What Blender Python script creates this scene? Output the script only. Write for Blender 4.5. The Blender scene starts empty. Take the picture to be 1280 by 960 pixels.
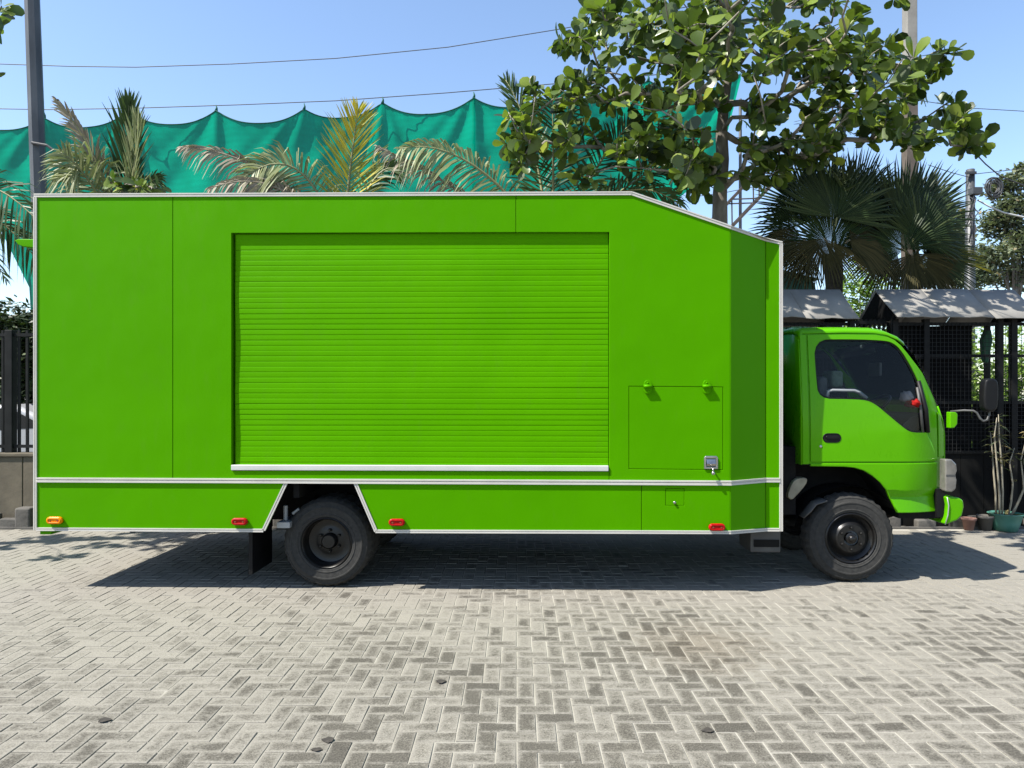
import bpy, bmesh, math, random
from mathutils import Vector, Matrix, Quaternion
R = math.radians
random.seed(11)
sc = bpy.context.scene
C = sc.collection

# ------------------------------------------------------------------ camera, sky, sun, exposure
F, CX, CY, H = 880.0, 646.0, 492.0, 1.70          # focal length in photo pixels, vanishing point, eye height
cam = bpy.data.cameras.new('camera'); camo = bpy.data.objects.new('camera', cam); C.objects.link(camo)
cam.sensor_fit = 'HORIZONTAL'; cam.sensor_width = 36.0; cam.lens = F / 1280 * 36.0
cam.shift_x = -(CX - 640) / 1280; cam.shift_y = (CY - 480) / 1280
cam.clip_start = 0.05; cam.clip_end = 3000
camo.location = (0, 0, H); camo.rotation_euler = (R(90), 0, 0)
sc.camera = camo

SUN = Vector((0.66, 0.30, -1.0)).normalized()      # direction the sunlight travels
elev = math.asin(-SUN.z); az = math.atan2(-SUN.x, -SUN.y)
w = bpy.data.worlds.new('World'); sc.world = w; w.use_nodes = True
wn = w.node_tree.nodes; wl = w.node_tree.links; wn.clear()
sky = wn.new('ShaderNodeTexSky'); sky.sky_type = 'NISHITA'; sky.sun_disc = False
sky.sun_elevation = elev; sky.sun_rotation = az
sky.air_density = 1.0; sky.dust_density = 0.6; sky.ozone_density = 2.0; sky.altitude = 0
bg = wn.new('ShaderNodeBackground'); bg.inputs[1].default_value = 0.12
wo = wn.new('ShaderNodeOutputWorld'); wl.new(sky.outputs[0], bg.inputs[0]); wl.new(bg.outputs[0], wo.inputs[0])
sl = bpy.data.lights.new('sun', 'SUN'); sl.energy = 5.0; sl.angle = R(0.5); sl.color = (1.0, 0.955, 0.88)
so = bpy.data.objects.new('sun', sl); C.objects.link(so); so.location = (-6, -4, 12)
so.rotation_euler = SUN.to_track_quat('-Z', 'Y').to_euler()
sc.view_settings.view_transform = 'Standard'; sc.view_settings.look = 'None'
sc.view_settings.exposure = 1.2; sc.view_settings.gamma = 1.0; sc.view_settings.use_curve_mapping = False
sc.render.engine = 'CYCLES'
sc.cycles.max_bounces = 8; sc.cycles.transparent_max_bounces = 24; sc.cycles.use_denoising = True
sc.cycles.sample_clamp_indirect = 6.0

# ------------------------------------------------------------------ pixel helpers
def P(px, py, Y): return Vector(((px - CX) / F * Y, Y, H + (CY - py) / F * Y))
def PX(px, Y): return (px - CX) / F * Y
def PZ(py, Y): return H + (CY - py) / F * Y
TROOT = Vector((-0.924, 5.98, 0)); TROT = R(-1.3)
_Ri = Matrix.Rotation(-TROT, 3, 'Z')
def T(px, py, v=0.0):                              # photo pixel -> truck coordinates (u along, v deep, z up) on the plane v
    o = _Ri @ (Vector((0, 0, H)) - TROOT); d = _Ri @ Vector(((px - CX) / F, 1, (CY - py) / F))
    t = (v - o.y) / d.y; p = o + d * t
    return Vector((p.x, v, p.z))

# ------------------------------------------------------------------ materials
MATS = {}
ALB = 0.70                                        # the photograph's exposure puts these surfaces at 0.7 of the first guess
def alb(c, k=ALB): return tuple(x * k for x in c)
def _new(name):
    m = bpy.data.materials.new(name); m.use_nodes = True; nt = m.node_tree; nt.nodes.clear()
    out = nt.nodes.new('ShaderNodeOutputMaterial'); MATS[name] = m
    return m, nt, out
def ramp(nt, fac, stops):
    r = nt.nodes.new('ShaderNodeValToRGB'); e = r.color_ramp.elements
    while len(e) < len(stops): e.new(0.5)
    for k, (p, c) in enumerate(stops):
        e[k].position = p; e[k].color = (c[0], c[1], c[2], 1) if not isinstance(c, (int, float)) else (c, c, c, 1)
    if fac is not None: nt.links.new(fac, r.inputs[0])
    return r
def noise(nt, scale, detail=4, rough=0.55, vec=None, coord='Object', stretch=None):
    n = nt.nodes.new('ShaderNodeTexNoise'); n.inputs['Scale'].default_value = scale
    n.inputs['Detail'].default_value = detail; n.inputs['Roughness'].default_value = rough
    if vec is None:
        tc = nt.nodes.new('ShaderNodeTexCoord') if coord != 'World' else nt.nodes.new('ShaderNodeNewGeometry')
        vec = tc.outputs[coord] if coord != 'World' else tc.outputs['Position']
    if stretch:
        mp = nt.nodes.new('ShaderNodeMapping'); mp.inputs['Scale'].default_value = stretch
        nt.links.new(vec, mp.inputs[0]); vec = mp.outputs[0]
    nt.links.new(vec, n.inputs['Vector']); return n
def bump(nt, hgt, strength, dist, normal=None):
    b = nt.nodes.new('ShaderNodeBump'); b.inputs['Strength'].default_value = strength; b.inputs['Distance'].default_value = dist
    nt.links.new(hgt, b.inputs['Height'])
    if normal is not None: nt.links.new(normal, b.inputs['Normal'])
    return b
def mixc(nt, a, b, fac, mode='MIX'):
    m = nt.nodes.new('ShaderNodeMix'); m.data_type = 'RGBA'; m.blend_type = mode
    for sock, val in ((m.inputs[6], a), (m.inputs[7], b), (m.inputs[0], fac)):
        if isinstance(val, (int, float)): sock.default_value = val
        elif isinstance(val, tuple): sock.default_value = (val[0], val[1], val[2], 1)
        else: nt.links.new(val, sock)
    return m.outputs[2]
def mth(nt, op, a, b=None, clamp=False):
    m = nt.nodes.new('ShaderNodeMath'); m.operation = op; m.use_clamp = clamp
    for i, v in enumerate((a, b)):
        if v is None: continue
        if isinstance(v, (int, float)): m.inputs[i].default_value = v
        else: nt.links.new(v, m.inputs[i])
    return m.outputs[0]
def pmat(name, c1, rough=0.6, metal=0.0, c2=None, nscale=4.0, ndet=5, lo=0.35, hi=0.7, bmp=None, coat=0.0, spec=0.5,
         coord='Object', stretch=None, rvar=0.0, trans=0.0, bcoord=None):
    m, nt, out = _new(name); c1 = alb(c1); c2 = alb(c2) if c2 else None
    b = nt.nodes.new('ShaderNodeBsdfPrincipled')
    b.inputs['Roughness'].default_value = rough; b.inputs['Metallic'].default_value = metal
    b.inputs['Coat Weight'].default_value = coat; b.inputs['Coat Roughness'].default_value = 0.08
    b.inputs['Specular IOR Level'].default_value = spec
    if c2 is None: b.inputs['Base Color'].default_value = (*c1, 1)
    else:
        n = noise(nt, nscale, ndet, coord=coord, stretch=stretch)
        r = ramp(nt, n.outputs['Fac'], [(lo, c1), (hi, c2)]); nt.links.new(r.outputs[0], b.inputs['Base Color'])
    if rvar:
        n2 = noise(nt, nscale * 1.7, 4, coord=coord)
        rr = ramp(nt, n2.outputs['Fac'], [(0.3, max(0, rough - rvar)), (0.7, min(1, rough + rvar))]); nt.links.new(rr.outputs[0], b.inputs['Roughness'])
    if bmp:
        n3 = noise(nt, bmp[0], 3, coord=bcoord or coord); bb = bump(nt, n3.outputs['Fac'], bmp[1], bmp[2] if len(bmp) > 2 else 0.02); nt.links.new(bb.outputs[0], b.inputs['Normal'])
    if trans:
        tr = nt.nodes.new('ShaderNodeBsdfTranslucent'); mx = nt.nodes.new('ShaderNodeMixShader'); mx.inputs[0].default_value = trans
        if c2 is None: tr.inputs[0].default_value = (*c1, 1)
        else: nt.links.new(r.outputs[0], tr.inputs[0])
        nt.links.new(b.outputs[0], mx.inputs[1]); nt.links.new(tr.outputs[0], mx.inputs[2]); nt.links.new(mx.outputs[0], out.inputs[0])
    else: nt.links.new(b.outputs[0], out.inputs[0])
    return m
def rndfac(nt):                                    # per-piece random: mesh attribute (joined pieces) + object property (single pieces)
    a = nt.nodes.new('ShaderNodeAttribute'); a.attribute_name = 'rnd'; a.attribute_type = 'GEOMETRY'
    o = nt.nodes.new('ShaderNodeAttribute'); o.attribute_name = 'rnd'; o.attribute_type = 'OBJECT'
    return mth(nt, 'ADD', a.outputs['Fac'], o.outputs['Fac'])
def leafmat(name, stops, rough=0.42, trans=0.3, spec=0.5):
    m, nt, out = _new(name); f = rndfac(nt); r = ramp(nt, f, [(p_, alb(c_, .82)) for p_, c_ in stops])
    n = noise(nt, 9, 3, coord='World'); col = mixc(nt, r.outputs[0], (0.5, 0.5, 0.5), n.outputs['Fac'], 'OVERLAY')
    b = nt.nodes.new('ShaderNodeBsdfPrincipled'); b.inputs['Roughness'].default_value = rough; b.inputs['Specular IOR Level'].default_value = spec
    nt.links.new(col, b.inputs['Base Color'])
    t = nt.nodes.new('ShaderNodeBsdfTranslucent'); tc = mixc(nt, col, (1.0, 1.25, 0.25), 0.5, 'MULTIPLY'); nt.links.new(tc, t.inputs[0])
    mx = nt.nodes.new('ShaderNodeMixShader'); mx.inputs[0].default_value = trans
    nt.links.new(b.outputs[0], mx.inputs[1]); nt.links.new(t.outputs[0], mx.inputs[2]); nt.links.new(mx.outputs[0], out.inputs[0])
    return m
def glassmat(name, tint, gloss=0.08, rough=0.02):
    m, nt, out = _new(name)
    tr = nt.nodes.new('ShaderNodeBsdfTransparent'); tr.inputs[0].default_value = (*tint, 1)
    g = nt.nodes.new('ShaderNodeBsdfGlossy'); g.inputs['Roughness'].default_value = rough
    lw = nt.nodes.new('ShaderNodeFresnel'); lw.inputs[0].default_value = 1.32
    mx = nt.nodes.new('ShaderNodeMixShader'); nt.links.new(lw.outputs[0], mx.inputs[0])
    nt.links.new(tr.outputs[0], mx.inputs[1]); nt.links.new(g.outputs[0], mx.inputs[2]); nt.links.new(mx.outputs[0], out.inputs[0])
    return m

GREEN = (0.077, 0.330, 0.0); GREEN2 = (0.069, 0.306, 0.0)
def paintmat(name, c1, c2, rough, coat, dirt=0.0, spec=0.12):
    m, nt, out = _new(name); b = nt.nodes.new('ShaderNodeBsdfPrincipled'); c1 = alb(c1); c2 = alb(c2); b.inputs['Specular Tint'].default_value = (.55, 1, .12, 1)
    n = noise(nt, 1.1, 5, coord='World'); r = ramp(nt, n.outputs['Fac'], [(0.3, c1), (0.72, c2)])
    n2 = noise(nt, 14, 6, 0.65, coord='World', stretch=(1, 1, 0.35))
    d = ramp(nt, n2.outputs['Fac'], [(0.56, 0.0), (0.8, dirt)])
    col = mixc(nt, r.outputs[0], (0.085, 0.14, 0.02), d.outputs[0])
    nt.links.new(col, b.inputs['Base Color'])
    rr = ramp(nt, n2.outputs['Fac'], [(0.3, rough - 0.05), (0.75, rough + 0.12)]); nt.links.new(rr.outputs[0], b.inputs['Roughness'])
    b.inputs['Coat Weight'].default_value = coat; b.inputs['Coat Roughness'].default_value = 0.1
    b.inputs['Specular IOR Level'].default_value = spec
    n3 = noise(nt, 1.6, 2, coord='World'); b1 = bump(nt, n3.outputs['Fac'], 0.3, 0.028)
    n4 = noise(nt, 160, 2, coord='World'); b2 = bump(nt, n4.outputs['Fac'], 0.04, 0.002, b1.outputs[0]); nt.links.new(b2.outputs[0], b.inputs['Normal'])
    nt.links.new(b.outputs[0], out.inputs[0]); return m
paintmat('box_paint', GREEN, GREEN2, 0.40, 0.0, 0.10)
paintmat('cab_paint', (0.096, 0.395, 0.0), (0.088, 0.37, 0.0), 0.28, 0.22, 0.05, 0.25)
paintmat('slat_paint', (0.092, 0.362, 0.0), (0.080, 0.335, 0.0), 0.45, 0.0, 0.10)
pmat('aluminium', (0.64, 0.61, 0.54), 0.5, 0.0, (0.55, 0.525, 0.47), 3, bmp=(40, 0.05, 0.004), rvar=0.1)
pmat('white_bar', (0.60, 0.61, 0.57), 0.5, 0.0, (0.52, 0.53, 0.50), 3)
pmat('chrome', (0.62, 0.60, 0.57), 0.3, 1.0, (0.38, 0.37, 0.36), 20)
pmat('tyre', (0.024, 0.024, 0.023), 0.85, 0, (0.060, 0.058, 0.053), 34, 4, lo=.2, hi=.85, bmp=(60, 0.25, 0.004), spec=0.25)
pmat('rim_black', (0.005, 0.005, 0.005), 0.35, 0, (0.014, 0.013, 0.012), 14, 6, bmp=(30, 0.1, 0.004), spec=.35)
pmat('chassis', (0.006, 0.006, 0.006), 0.8, 0, (0.014, 0.013, 0.012), 6, spec=.15)
pmat('black_plastic', (0.006, 0.006, 0.007), 0.5, 0, (0.010, 0.010, 0.010), 8, spec=.18)
pmat('grey_plastic', (0.075, 0.075, 0.07), 0.55, 0, (0.045, 0.045, 0.045), 8)
pmat('interior', (0.03, 0.032, 0.034), 0.8, 0, (0.05, 0.052, 0.055), 5)
pmat('seat_cloth', (0.10, 0.11, 0.11), 0.9, 0, (0.07, 0.075, 0.075), 12)
pmat('headrest_cloth', (0.16, 0.22, 0.16), 0.9, 0, (0.10, 0.14, 0.10), 30)
pmat('cream_plastic', (0.34, 0.31, 0.22), 0.5, 0, (0.22, 0.19, 0.13), 12)
pmat('red_cloth', (0.42, 0.012, 0.01), 0.8, 0, (0.26, 0.008, 0.006), 10, spec=.1)
pmat('pale_cloth', (0.5, 0.42, 0.42), 0.7)
pmat('amber_lens', (0.95, 0.22, 0.0), 0.3, 0, (1.0, 0.32, 0.0), 40, spec=.2)
pmat('red_lens', (0.48, 0.004, 0.004), 0.3, 0, (0.32, 0.002, 0.002), 40, spec=.2)
pmat('lamp_core', (0.30, 0.05, 0.02), 0.4)
pmat('headlamp_lens', (0.20, 0.188, 0.165), 0.22, 0, (0.11, 0.105, 0.094), 10, coat=0.6)
pmat('galvanised', (0.42, 0.43, 0.43), 0.5, 0.3, (0.34, 0.35, 0.35), 3)
glassmat('side_glass', (0.78, 0.82, 0.82)); glassmat('clear_glass', (0.8, 0.85, 0.84))

# ------------------------------------------------------------------ mesh helpers
def link(name, me, m=None, parent=None, smooth=False):
    if m: me.materials.append(MATS[m])
    o = bpy.data.objects.new(name, me); C.objects.link(o)
    if smooth:
        for p in me.polygons: p.use_smooth = True
    if parent: o.parent = parent
    return o
def tag(o, label=None, cat=None, group=None, kind=None):
    if label: o['label'] = label
    if cat: o['category'] = cat
    if group: o['group'] = group
    if kind: o['kind'] = kind
    return o
def empty(name, loc=(0, 0, 0), rz=0.0, parent=None):
    o = bpy.data.objects.new(name, None); C.objects.link(o); o.location = loc; o.rotation_euler = (0, 0, rz); o.empty_display_size = 0.2
    if parent: o.parent = parent
    return o
class MB:
    def __init__(s): s.v = []; s.f = []; s.r = []
    def add(s, vs, fs, rnd=None):
        k = len(s.v); s.v += [tuple(x) for x in vs]; s.f += [tuple(i + k for i in f) for f in fs]
        if rnd is not None: s.r += [rnd] * len(vs)
        return s
    def box(s, x0, x1, y0, y1, z0, z1):
        return s.add([(x0, y0, z0), (x1, y0, z0), (x1, y1, z0), (x0, y1, z0), (x0, y0, z1), (x1, y0, z1), (x1, y1, z1), (x0, y1, z1)],
                     [(0, 3, 2, 1), (4, 5, 6, 7), (0, 1, 5, 4), (1, 2, 6, 5), (2, 3, 7, 6), (3, 0, 4, 7)])
    def bar(s, a, b, wd, th, up=(0, 0, 1)):         # rectangular bar from a to b
        a = Vector(a); b = Vector(b); d = (b - a).normalized(); u = Vector(up)
        if abs(d.dot(u)) > 0.95: u = Vector((0, 1, 0))
        x = d.cross(u).normalized() * wd / 2; y = x.cross(d).normalized() * th / 2
        vs = [a - x - y, a + x - y, a + x + y, a - x + y, b - x - y, b + x - y, b + x + y, b - x + y]
        return s.add(vs, [(0, 1, 2, 3), (7, 6, 5, 4), (0, 4, 5, 1), (1, 5, 6, 2), (2, 6, 7, 3), (3, 7, 4, 0)])
    def tube(s, pts, rad, n=6, cap=True, rnd=None):
        pts = [Vector(p) for p in pts]; rs = rad if isinstance(rad, (list, tuple)) else [rad] * len(pts)
        vs = []; fs = []; ref = None
        for i, p in enumerate(pts):
            d = (pts[min(i + 1, len(pts) - 1)] - pts[max(i - 1, 0)])
            d = d.normalized() if d.length > 1e-9 else Vector((0, 0, 1))
            if ref is None: ref = d.orthogonal().normalized()
            x = (ref - d * ref.dot(d)); x = x.normalized() if x.length > 1e-6 else d.orthogonal().normalized(); ref = x; y = d.cross(x)
            for k in range(n):
                a = 2 * math.pi * k / n; vs.append(p + (x * math.cos(a) + y * math.sin(a)) * rs[i])
        for i in range(len(pts) - 1):
            for k in range(n):
                fs.append((i * n + k, i * n + (k + 1) % n, (i + 1) * n + (k + 1) % n, (i + 1) * n + k))
        if cap: fs.append(tuple(range(n - 1, -1, -1))); fs.append(tuple((len(pts) - 1) * n + k for k in range(n)))
        return s.add(vs, fs, rnd)
    def lathe(s, prof, c=(0, 0, 0), axis='Y', n=32, wob=0, notch=None):   # prof: (radius, along)
        vs = []; fs = []
        for (r, h) in prof:
            for k in range(n):
                a = 2 * math.pi * k / n; q = r * (1 + (wob * math.sin(a * 3 + h * 20) if wob else 0))
                if notch and r > notch and k % 4 > 1: q -= .008
                if axis == 'Y': vs.append((c[0] + q * math.cos(a), c[1] + h, c[2] + q * math.sin(a)))
                else: vs.append((c[0] + q * math.cos(a), c[1] + q * math.sin(a), c[2] + h))
        m = len(prof)
        for i in range(m - 1):
            for k in range(n): fs.append((i * n + k, i * n + (k + 1) % n, (i + 1) * n + (k + 1) % n, (i + 1) * n + k))
        return s.add(vs, fs)
    def mesh(s, name):
        me = bpy.data.meshes.new(name); me.from_pydata(s.v, [], s.f)
        if s.r and len(s.r) == len(s.v):
            at = me.attributes.new('rnd', 'FLOAT', 'POINT'); at.data.foreach_set('value', s.r)
        return me
    def build(s, name, m, parent=None, smooth=False, bevel=0, seg=2, angle=35, fix=True):
        me = s.mesh(name)
        if fix:
            bm = bmesh.new(); bm.from_mesh(me); bmesh.ops.recalc_face_normals(bm, faces=bm.faces); bm.to_mesh(me); bm.free()
        o = link(name, me, m, parent, smooth)
        if bevel: bev(o, bevel, seg, angle)
        return o
def bev(o, wd, seg=2, angle=35):
    m = o.modifiers.new('edge', 'BEVEL'); m.width = wd; m.segments = seg; m.limit_method = 'ANGLE'; m.angle_limit = R(angle)
    for p in o.data.polygons: p.use_smooth = True
    n = o.modifiers.new('wn', 'WEIGHTED_NORMAL'); n.keep_sharp = False
def setsmooth(o, ang=40):
    bm = bmesh.new(); bm.from_mesh(o.data)
    for e in bm.edges: e.smooth = not (len(e.link_faces) == 2 and e.calc_face_angle(0) > R(ang))
    for f in bm.faces: f.smooth = True
    bm.to_mesh(o.data); bm.free(); return o
def fill(outer, holes, v0, th, cuts_u=(), cuts_z=(), deform=None):   # polygon in (u,z) with holes -> slab facing -v
    bm = bmesh.new(); ed = []
    for loop in [outer] + list(holes):
        vs = [bm.verts.new((p[0], v0, p[1])) for p in loop]
        for i in range(len(vs)): ed.append(bm.edges.new((vs[i], vs[(i + 1) % len(vs)])))
    bmesh.ops.triangle_fill(bm, use_beauty=True, use_dissolve=False, edges=ed)
    bmesh.ops.dissolve_limit(bm, angle_limit=0.01, verts=bm.verts, edges=bm.edges) if not holes else None
    for u in cuts_u: bmesh.ops.bisect_plane(bm, geom=bm.verts[:] + bm.edges[:] + bm.faces[:], plane_co=(u, 0, 0), plane_no=(1, 0, 0))
    for z in cuts_z: bmesh.ops.bisect_plane(bm, geom=bm.verts[:] + bm.edges[:] + bm.faces[:], plane_co=(0, 0, z), plane_no=(0, 0, 1))
    if th:
        r = bmesh.ops.extrude_face_region(bm, geom=bm.faces[:])
        for e in r['geom']:
            if isinstance(e, bmesh.types.BMVert): e.co.y += th
    bmesh.ops.recalc_face_normals(bm, faces=bm.faces)
    if not th:
        for f in bm.faces:
            if f.normal.y > 0: f.normal_flip()
    if deform:
        for v in bm.verts: v.co = deform(v.co)
    return bm
def slab(name, outer, holes, v0, th, m, parent, bevel=0.004, seg=2, **kw):
    bm = fill(outer, holes, v0, th, **kw); me = bpy.data.meshes.new(name); bm.to_mesh(me); bm.free()
    o = link(name, me, m, parent)
    if bevel: bev(o, bevel, seg)
    return o
def uz(pts, v=0.0): return [(T(x, y, v).x, T(x, y, v).z) for x, y in pts]
def smoothloop(pts, it=2):                         # Chaikin rounding of a closed loop
    for _ in range(it):
        q = []
        for i in range(len(pts)):
            a = pts[i]; b = pts[(i + 1) % len(pts)]
            q += [(a[0] * .75 + b[0] * .25, a[1] * .75 + b[1] * .25), (a[0] * .25 + b[0] * .75, a[1] * .25 + b[1] * .75)]
        pts = q
    return pts
def frame(px, py, Y, slack=60):                    # is this point inside the picture
    return -slack < px < 1280 + slack and -slack < py < 960 + slack
def proj(p): return (CX + F * p[0] / p[1], CY - F * (p[2] - H) / p[1]) if p[1] > 0.2 else (-9e9, -9e9)

# ------------------------------------------------------------------ ground and herringbone pavers
pmat('ground_dust', (0.20, 0.187, 0.16), 0.95, 0, (0.15, 0.138, 0.117), 0.7, 8, coord='World', bmp=(6, 0.4, 0.03))
g = MB().add([(-500, -300, -.03), (500, -300, -.03), (500, 900, -.03), (-500, 900, -.03)], [(0, 1, 2, 3)]).build('ground', 'ground_dust', fix=False)
tag(g, 'flat dusty ground around and behind the paved yard', 'ground', kind='structure')

m, nt, out = _new('joint_sand')
b = nt.nodes.new('ShaderNodeBsdfPrincipled'); b.inputs['Roughness'].default_value = 0.95
sxyz = nt.nodes.new('ShaderNodeSeparateXYZ'); gp = nt.nodes.new('ShaderNodeNewGeometry'); nt.links.new(gp.outputs['Position'], sxyz.inputs[0])
n = noise(nt, 1.3, 5, coord='World'); side = mth(nt, 'MULTIPLY_ADD', sxyz.outputs[0], 0.09); side.node.inputs[2].default_value = 0.12
f = mth(nt, 'ADD', n.outputs['Fac'], side)
r = ramp(nt, f, [(0.30, (0.13, 0.12, 0.10)), (0.50, (0.24, 0.226, 0.19)), (0.8, (0.295, 0.28, 0.24))]); nt.links.new(r.outputs[0], b.inputs['Base Color'])
nt.links.new(b.outputs[0], out.inputs[0])

m, nt, out = _new('paver')
b = nt.nodes.new('ShaderNodeBsdfPrincipled'); b.inputs['Roughness'].default_value = 0.92; b.inputs['Specular IOR Level'].default_value = 0.25
rnd = rndfac(nt)
base = ramp(nt, rnd, [(0.0, (0.060, 0.055, 0.045)), (0.45, (0.083, 0.076, 0.062)), (0.8, (0.110, 0.101, 0.083)), (1.0, (0.17, 0.157, 0.13))])
grit = noise(nt, 115, 5, 0.8, coord='World'); gr = ramp(nt, grit.outputs['Fac'], [(0.36, 0.25), (0.5, 1.0), (0.64, 2.0)])
col = mixc(nt, base.outputs[0], gr.outputs[0], 0.8, 'MULTIPLY')
uv = nt.nodes.new('ShaderNodeUVMap'); uv.uv_map = 'uv'; su = nt.nodes.new('ShaderNodeSeparateXYZ'); nt.links.new(uv.outputs[0], su.inputs[0])
# u, v run in decimetres inside each paver: distance to its rim
du = mth(nt, 'MINIMUM', su.outputs[0], mth(nt, 'SUBTRACT', 2.0, su.outputs[0])); dv = mth(nt, 'MINIMUM', su.outputs[1], mth(nt, 'SUBTRACT', 1.0, su.outputs[1]))
dist = mth(nt, 'MINIMUM', du, dv)
wob = noise(nt, 45, 6, 0.72, coord='World'); big = noise(nt, 0.7, 5, 0.6, coord='World'); mid = noise(nt, 8, 6, 0.68, coord='World')
gp = nt.nodes.new('ShaderNodeNewGeometry'); sp = nt.nodes.new('ShaderNodeSeparateXYZ'); nt.links.new(gp.outputs['Position'], sp.inputs[0])
rim = ramp(nt, mth(nt, 'ADD', dist, mth(nt, 'MULTIPLY', mth(nt, 'SUBTRACT', wob.outputs['Fac'], .5), .35)), [(0.02, 1.0), (0.16, 0.35), (0.34, 0.0)])
# dust swept up against the rims, and in broad drifts (thicker towards the truck and the far left)
drift = mth(nt, 'ADD', mth(nt, 'MULTIPLY', mth(nt, 'SUBTRACT', sp.outputs[1], 3.6), 0.085), mth(nt, 'MULTIPLY', mth(nt, 'ABSOLUTE', mth(nt, 'SUBTRACT', sp.outputs[0], 0.5)), 0.045))
lvl = mth(nt, 'ADD', mth(nt, 'ADD', mth(nt, 'MULTIPLY', wob.outputs['Fac'], 1.05), mth(nt, 'MULTIPLY', mid.outputs['Fac'], 0.85)), mth(nt, 'MULTIPLY', big.outputs['Fac'], 0.80))
lvl = mth(nt, 'ADD', lvl, drift); lvl = mth(nt, 'ADD', lvl, mth(nt, 'MULTIPLY', rim.outputs[0], 0.36)); lvl = mth(nt, 'ADD', lvl, mth(nt, 'MULTIPLY', rnd, 0.40))
dust = ramp(nt, mth(nt, 'MULTIPLY', lvl, 0.42), [(0.655, 0.0), (0.72, 0.45), (0.82, 0.92)])
pale = mixc(nt, (0.202, 0.189, 0.160), gr.outputs[0], 0.24, 'MULTIPLY')
col = mixc(nt, col, pale, dust.outputs[0])
# one brown damp-looking stain by the middle of the yard
ds = nt.nodes.new('ShaderNodeVectorMath'); ds.operation = 'DISTANCE'; nt.links.new(gp.outputs['Position'], ds.inputs[0]); ds.inputs[1].default_value = (1.25, 4.75, 0)
st = ramp(nt, mth(nt, 'ADD', mth(nt, 'MULTIPLY', ds.outputs['Value'], 0.8), mth(nt, 'MULTIPLY', mid.outputs['Fac'], 0.9)), [(0.55, 0.45), (0.95, 0.0)])
col = mixc(nt, col, (0.62, 0.52, 0.42), st.outputs[0], 'MULTIPLY')
nt.links.new(col, b.inputs['Base Color'])
b1 = bump(nt, grit.outputs['Fac'], 0.35, 0.004); b2 = bump(nt, wob.outputs['Fac'], 0.3, 0.006, b1.outputs[0]); nt.links.new(b2.outputs[0], b.inputs['Normal'])
nt.links.new(b.outputs[0], out.inputs[0])

U = 0.1
from mathutils import noise as MN
bed = MB(); NXB, NYB = 92, 36
def bedz(x, y):
    t = min(1, max(0, (x + 3.6) / 2.4 + 1.1 * MN.noise(Vector((x * .8, y * .8, 3)))))
    return -.008 + .0040 * t
bed.add([(-11 + 23 * i / NXB, .2 + 8.64 * j / NYB, bedz(-11 + 23 * i / NXB, .2 + 8.64 * j / NYB)) for j in range(NYB + 1) for i in range(NXB + 1)],
        [(j * (NXB + 1) + i, j * (NXB + 1) + i + 1, (j + 1) * (NXB + 1) + i + 1, (j + 1) * (NXB + 1) + i) for j in range(NYB) for i in range(NXB)])
pav = bed.build('pavement', 'joint_sand', fix=False); tag(pav, 'herringbone block pavement of dusty grey pavers under the truck', 'pavement', kind='structure')
def paver_geo(hx, hy, cz=0.0, tilt=(0, 0), jit=0.0):
    c = 0.0022; vs = []
    for (ix, iy, z) in ((hx - c, hy - c, 0.0), (hx, hy, -c), (hx, hy, -.03)):
        for sx, sy in ((-1, -1), (1, -1), (1, 1), (-1, 1)):
            x = sx * ix; y = sy * iy; vs.append((x, y, z + cz + (tilt[0] * x + tilt[1] * y)))
    fs = [(0, 1, 2, 3)]
    for k in range(2):
        for i in range(4): fs.append((k * 4 + 4 + i, k * 4 + 4 + (i + 1) % 4, k * 4 + (i + 1) % 4, k * 4 + i))
    return vs, fs
def uv_for(vs, hx, hy, horiz):
    return [((x + hx) * 10, (y + hy) * 10) if horiz else ((y + hy) * 10, (x + hx) * 10) for x, y, z in vs]
GAP = 0.0030
bricks = []
Y0P = 3.338
for j in range(-24, 56):
    for i in range(-100, 106):
        k = (i + j) % 4
        if k == 0: cx, cy, hz = (i + 1) * U, Y0P + (j + .5) * U, True
        elif k == 2: cx, cy, hz = (i + .5) * U, Y0P + (j + 1) * U, False
        else: continue
        if cy > 8.78 or cy < 1.0: continue
        if cy > 5 and abs(cx) > 0.9 * cy + 1.2: continue
        bricks.append((cx, cy, hz, random.gauss(0, .0009), (random.gauss(0, .009), random.gauss(0, .009)), min(1, max(0, random.gauss(.47, .18)))))
vis = [q for q in bricks if -10 < proj((q[0], q[1], 0))[0] < 1290 and proj((q[0], q[1], 0))[1] < 958]
vis.sort(key=lambda q: q[1]); single = set(id(q) for q in vis[:300])
def brick_mesh(hz):
    hx, hy = (U - GAP, U / 2 - GAP) if hz else (U / 2 - GAP, U - GAP)
    vs, fs = paver_geo(hx, hy); me = bpy.data.meshes.new('paver_block'); me.from_pydata(vs, [], fs)
    l = me.uv_layers.new(name='uv'); q = uv_for(vs, hx, hy, hz)
    for lp in me.loops: l.data[lp.index].uv = q[lp.vertex_index]
    me.materials.append(MATS['paver']); return me
BM_ = {True: brick_mesh(True), False: brick_mesh(False)}
mv = []; mf = []; mu = []; mr = []
for q in bricks:
    cx, cy, hz, cz, tl, rn = q
    if id(q) in single:
        o = bpy.data.objects.new('paver', BM_[hz]); C.objects.link(o); o.parent = pav
        o.location = (cx, cy, cz); o.rotation_euler = (tl[1], -tl[0], random.gauss(0, .006)); o['rnd'] = rn
    else:
        hx, hy = (U - GAP, U / 2 - GAP) if hz else (U / 2 - GAP, U - GAP)
        vs, fs = paver_geo(hx, hy, cz, tl); k = len(mv); a = random.gauss(0, .006); ca, sa = math.cos(a), math.sin(a)
        mv += [(cx + x * ca - y * sa, cy + x * sa + y * ca, z) for x, y, z in vs]; mf += [tuple(t + k for t in ff) for ff in fs]
        mu += uv_for(vs, hx, hy, hz); mr += [rn] * len(vs)
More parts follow.
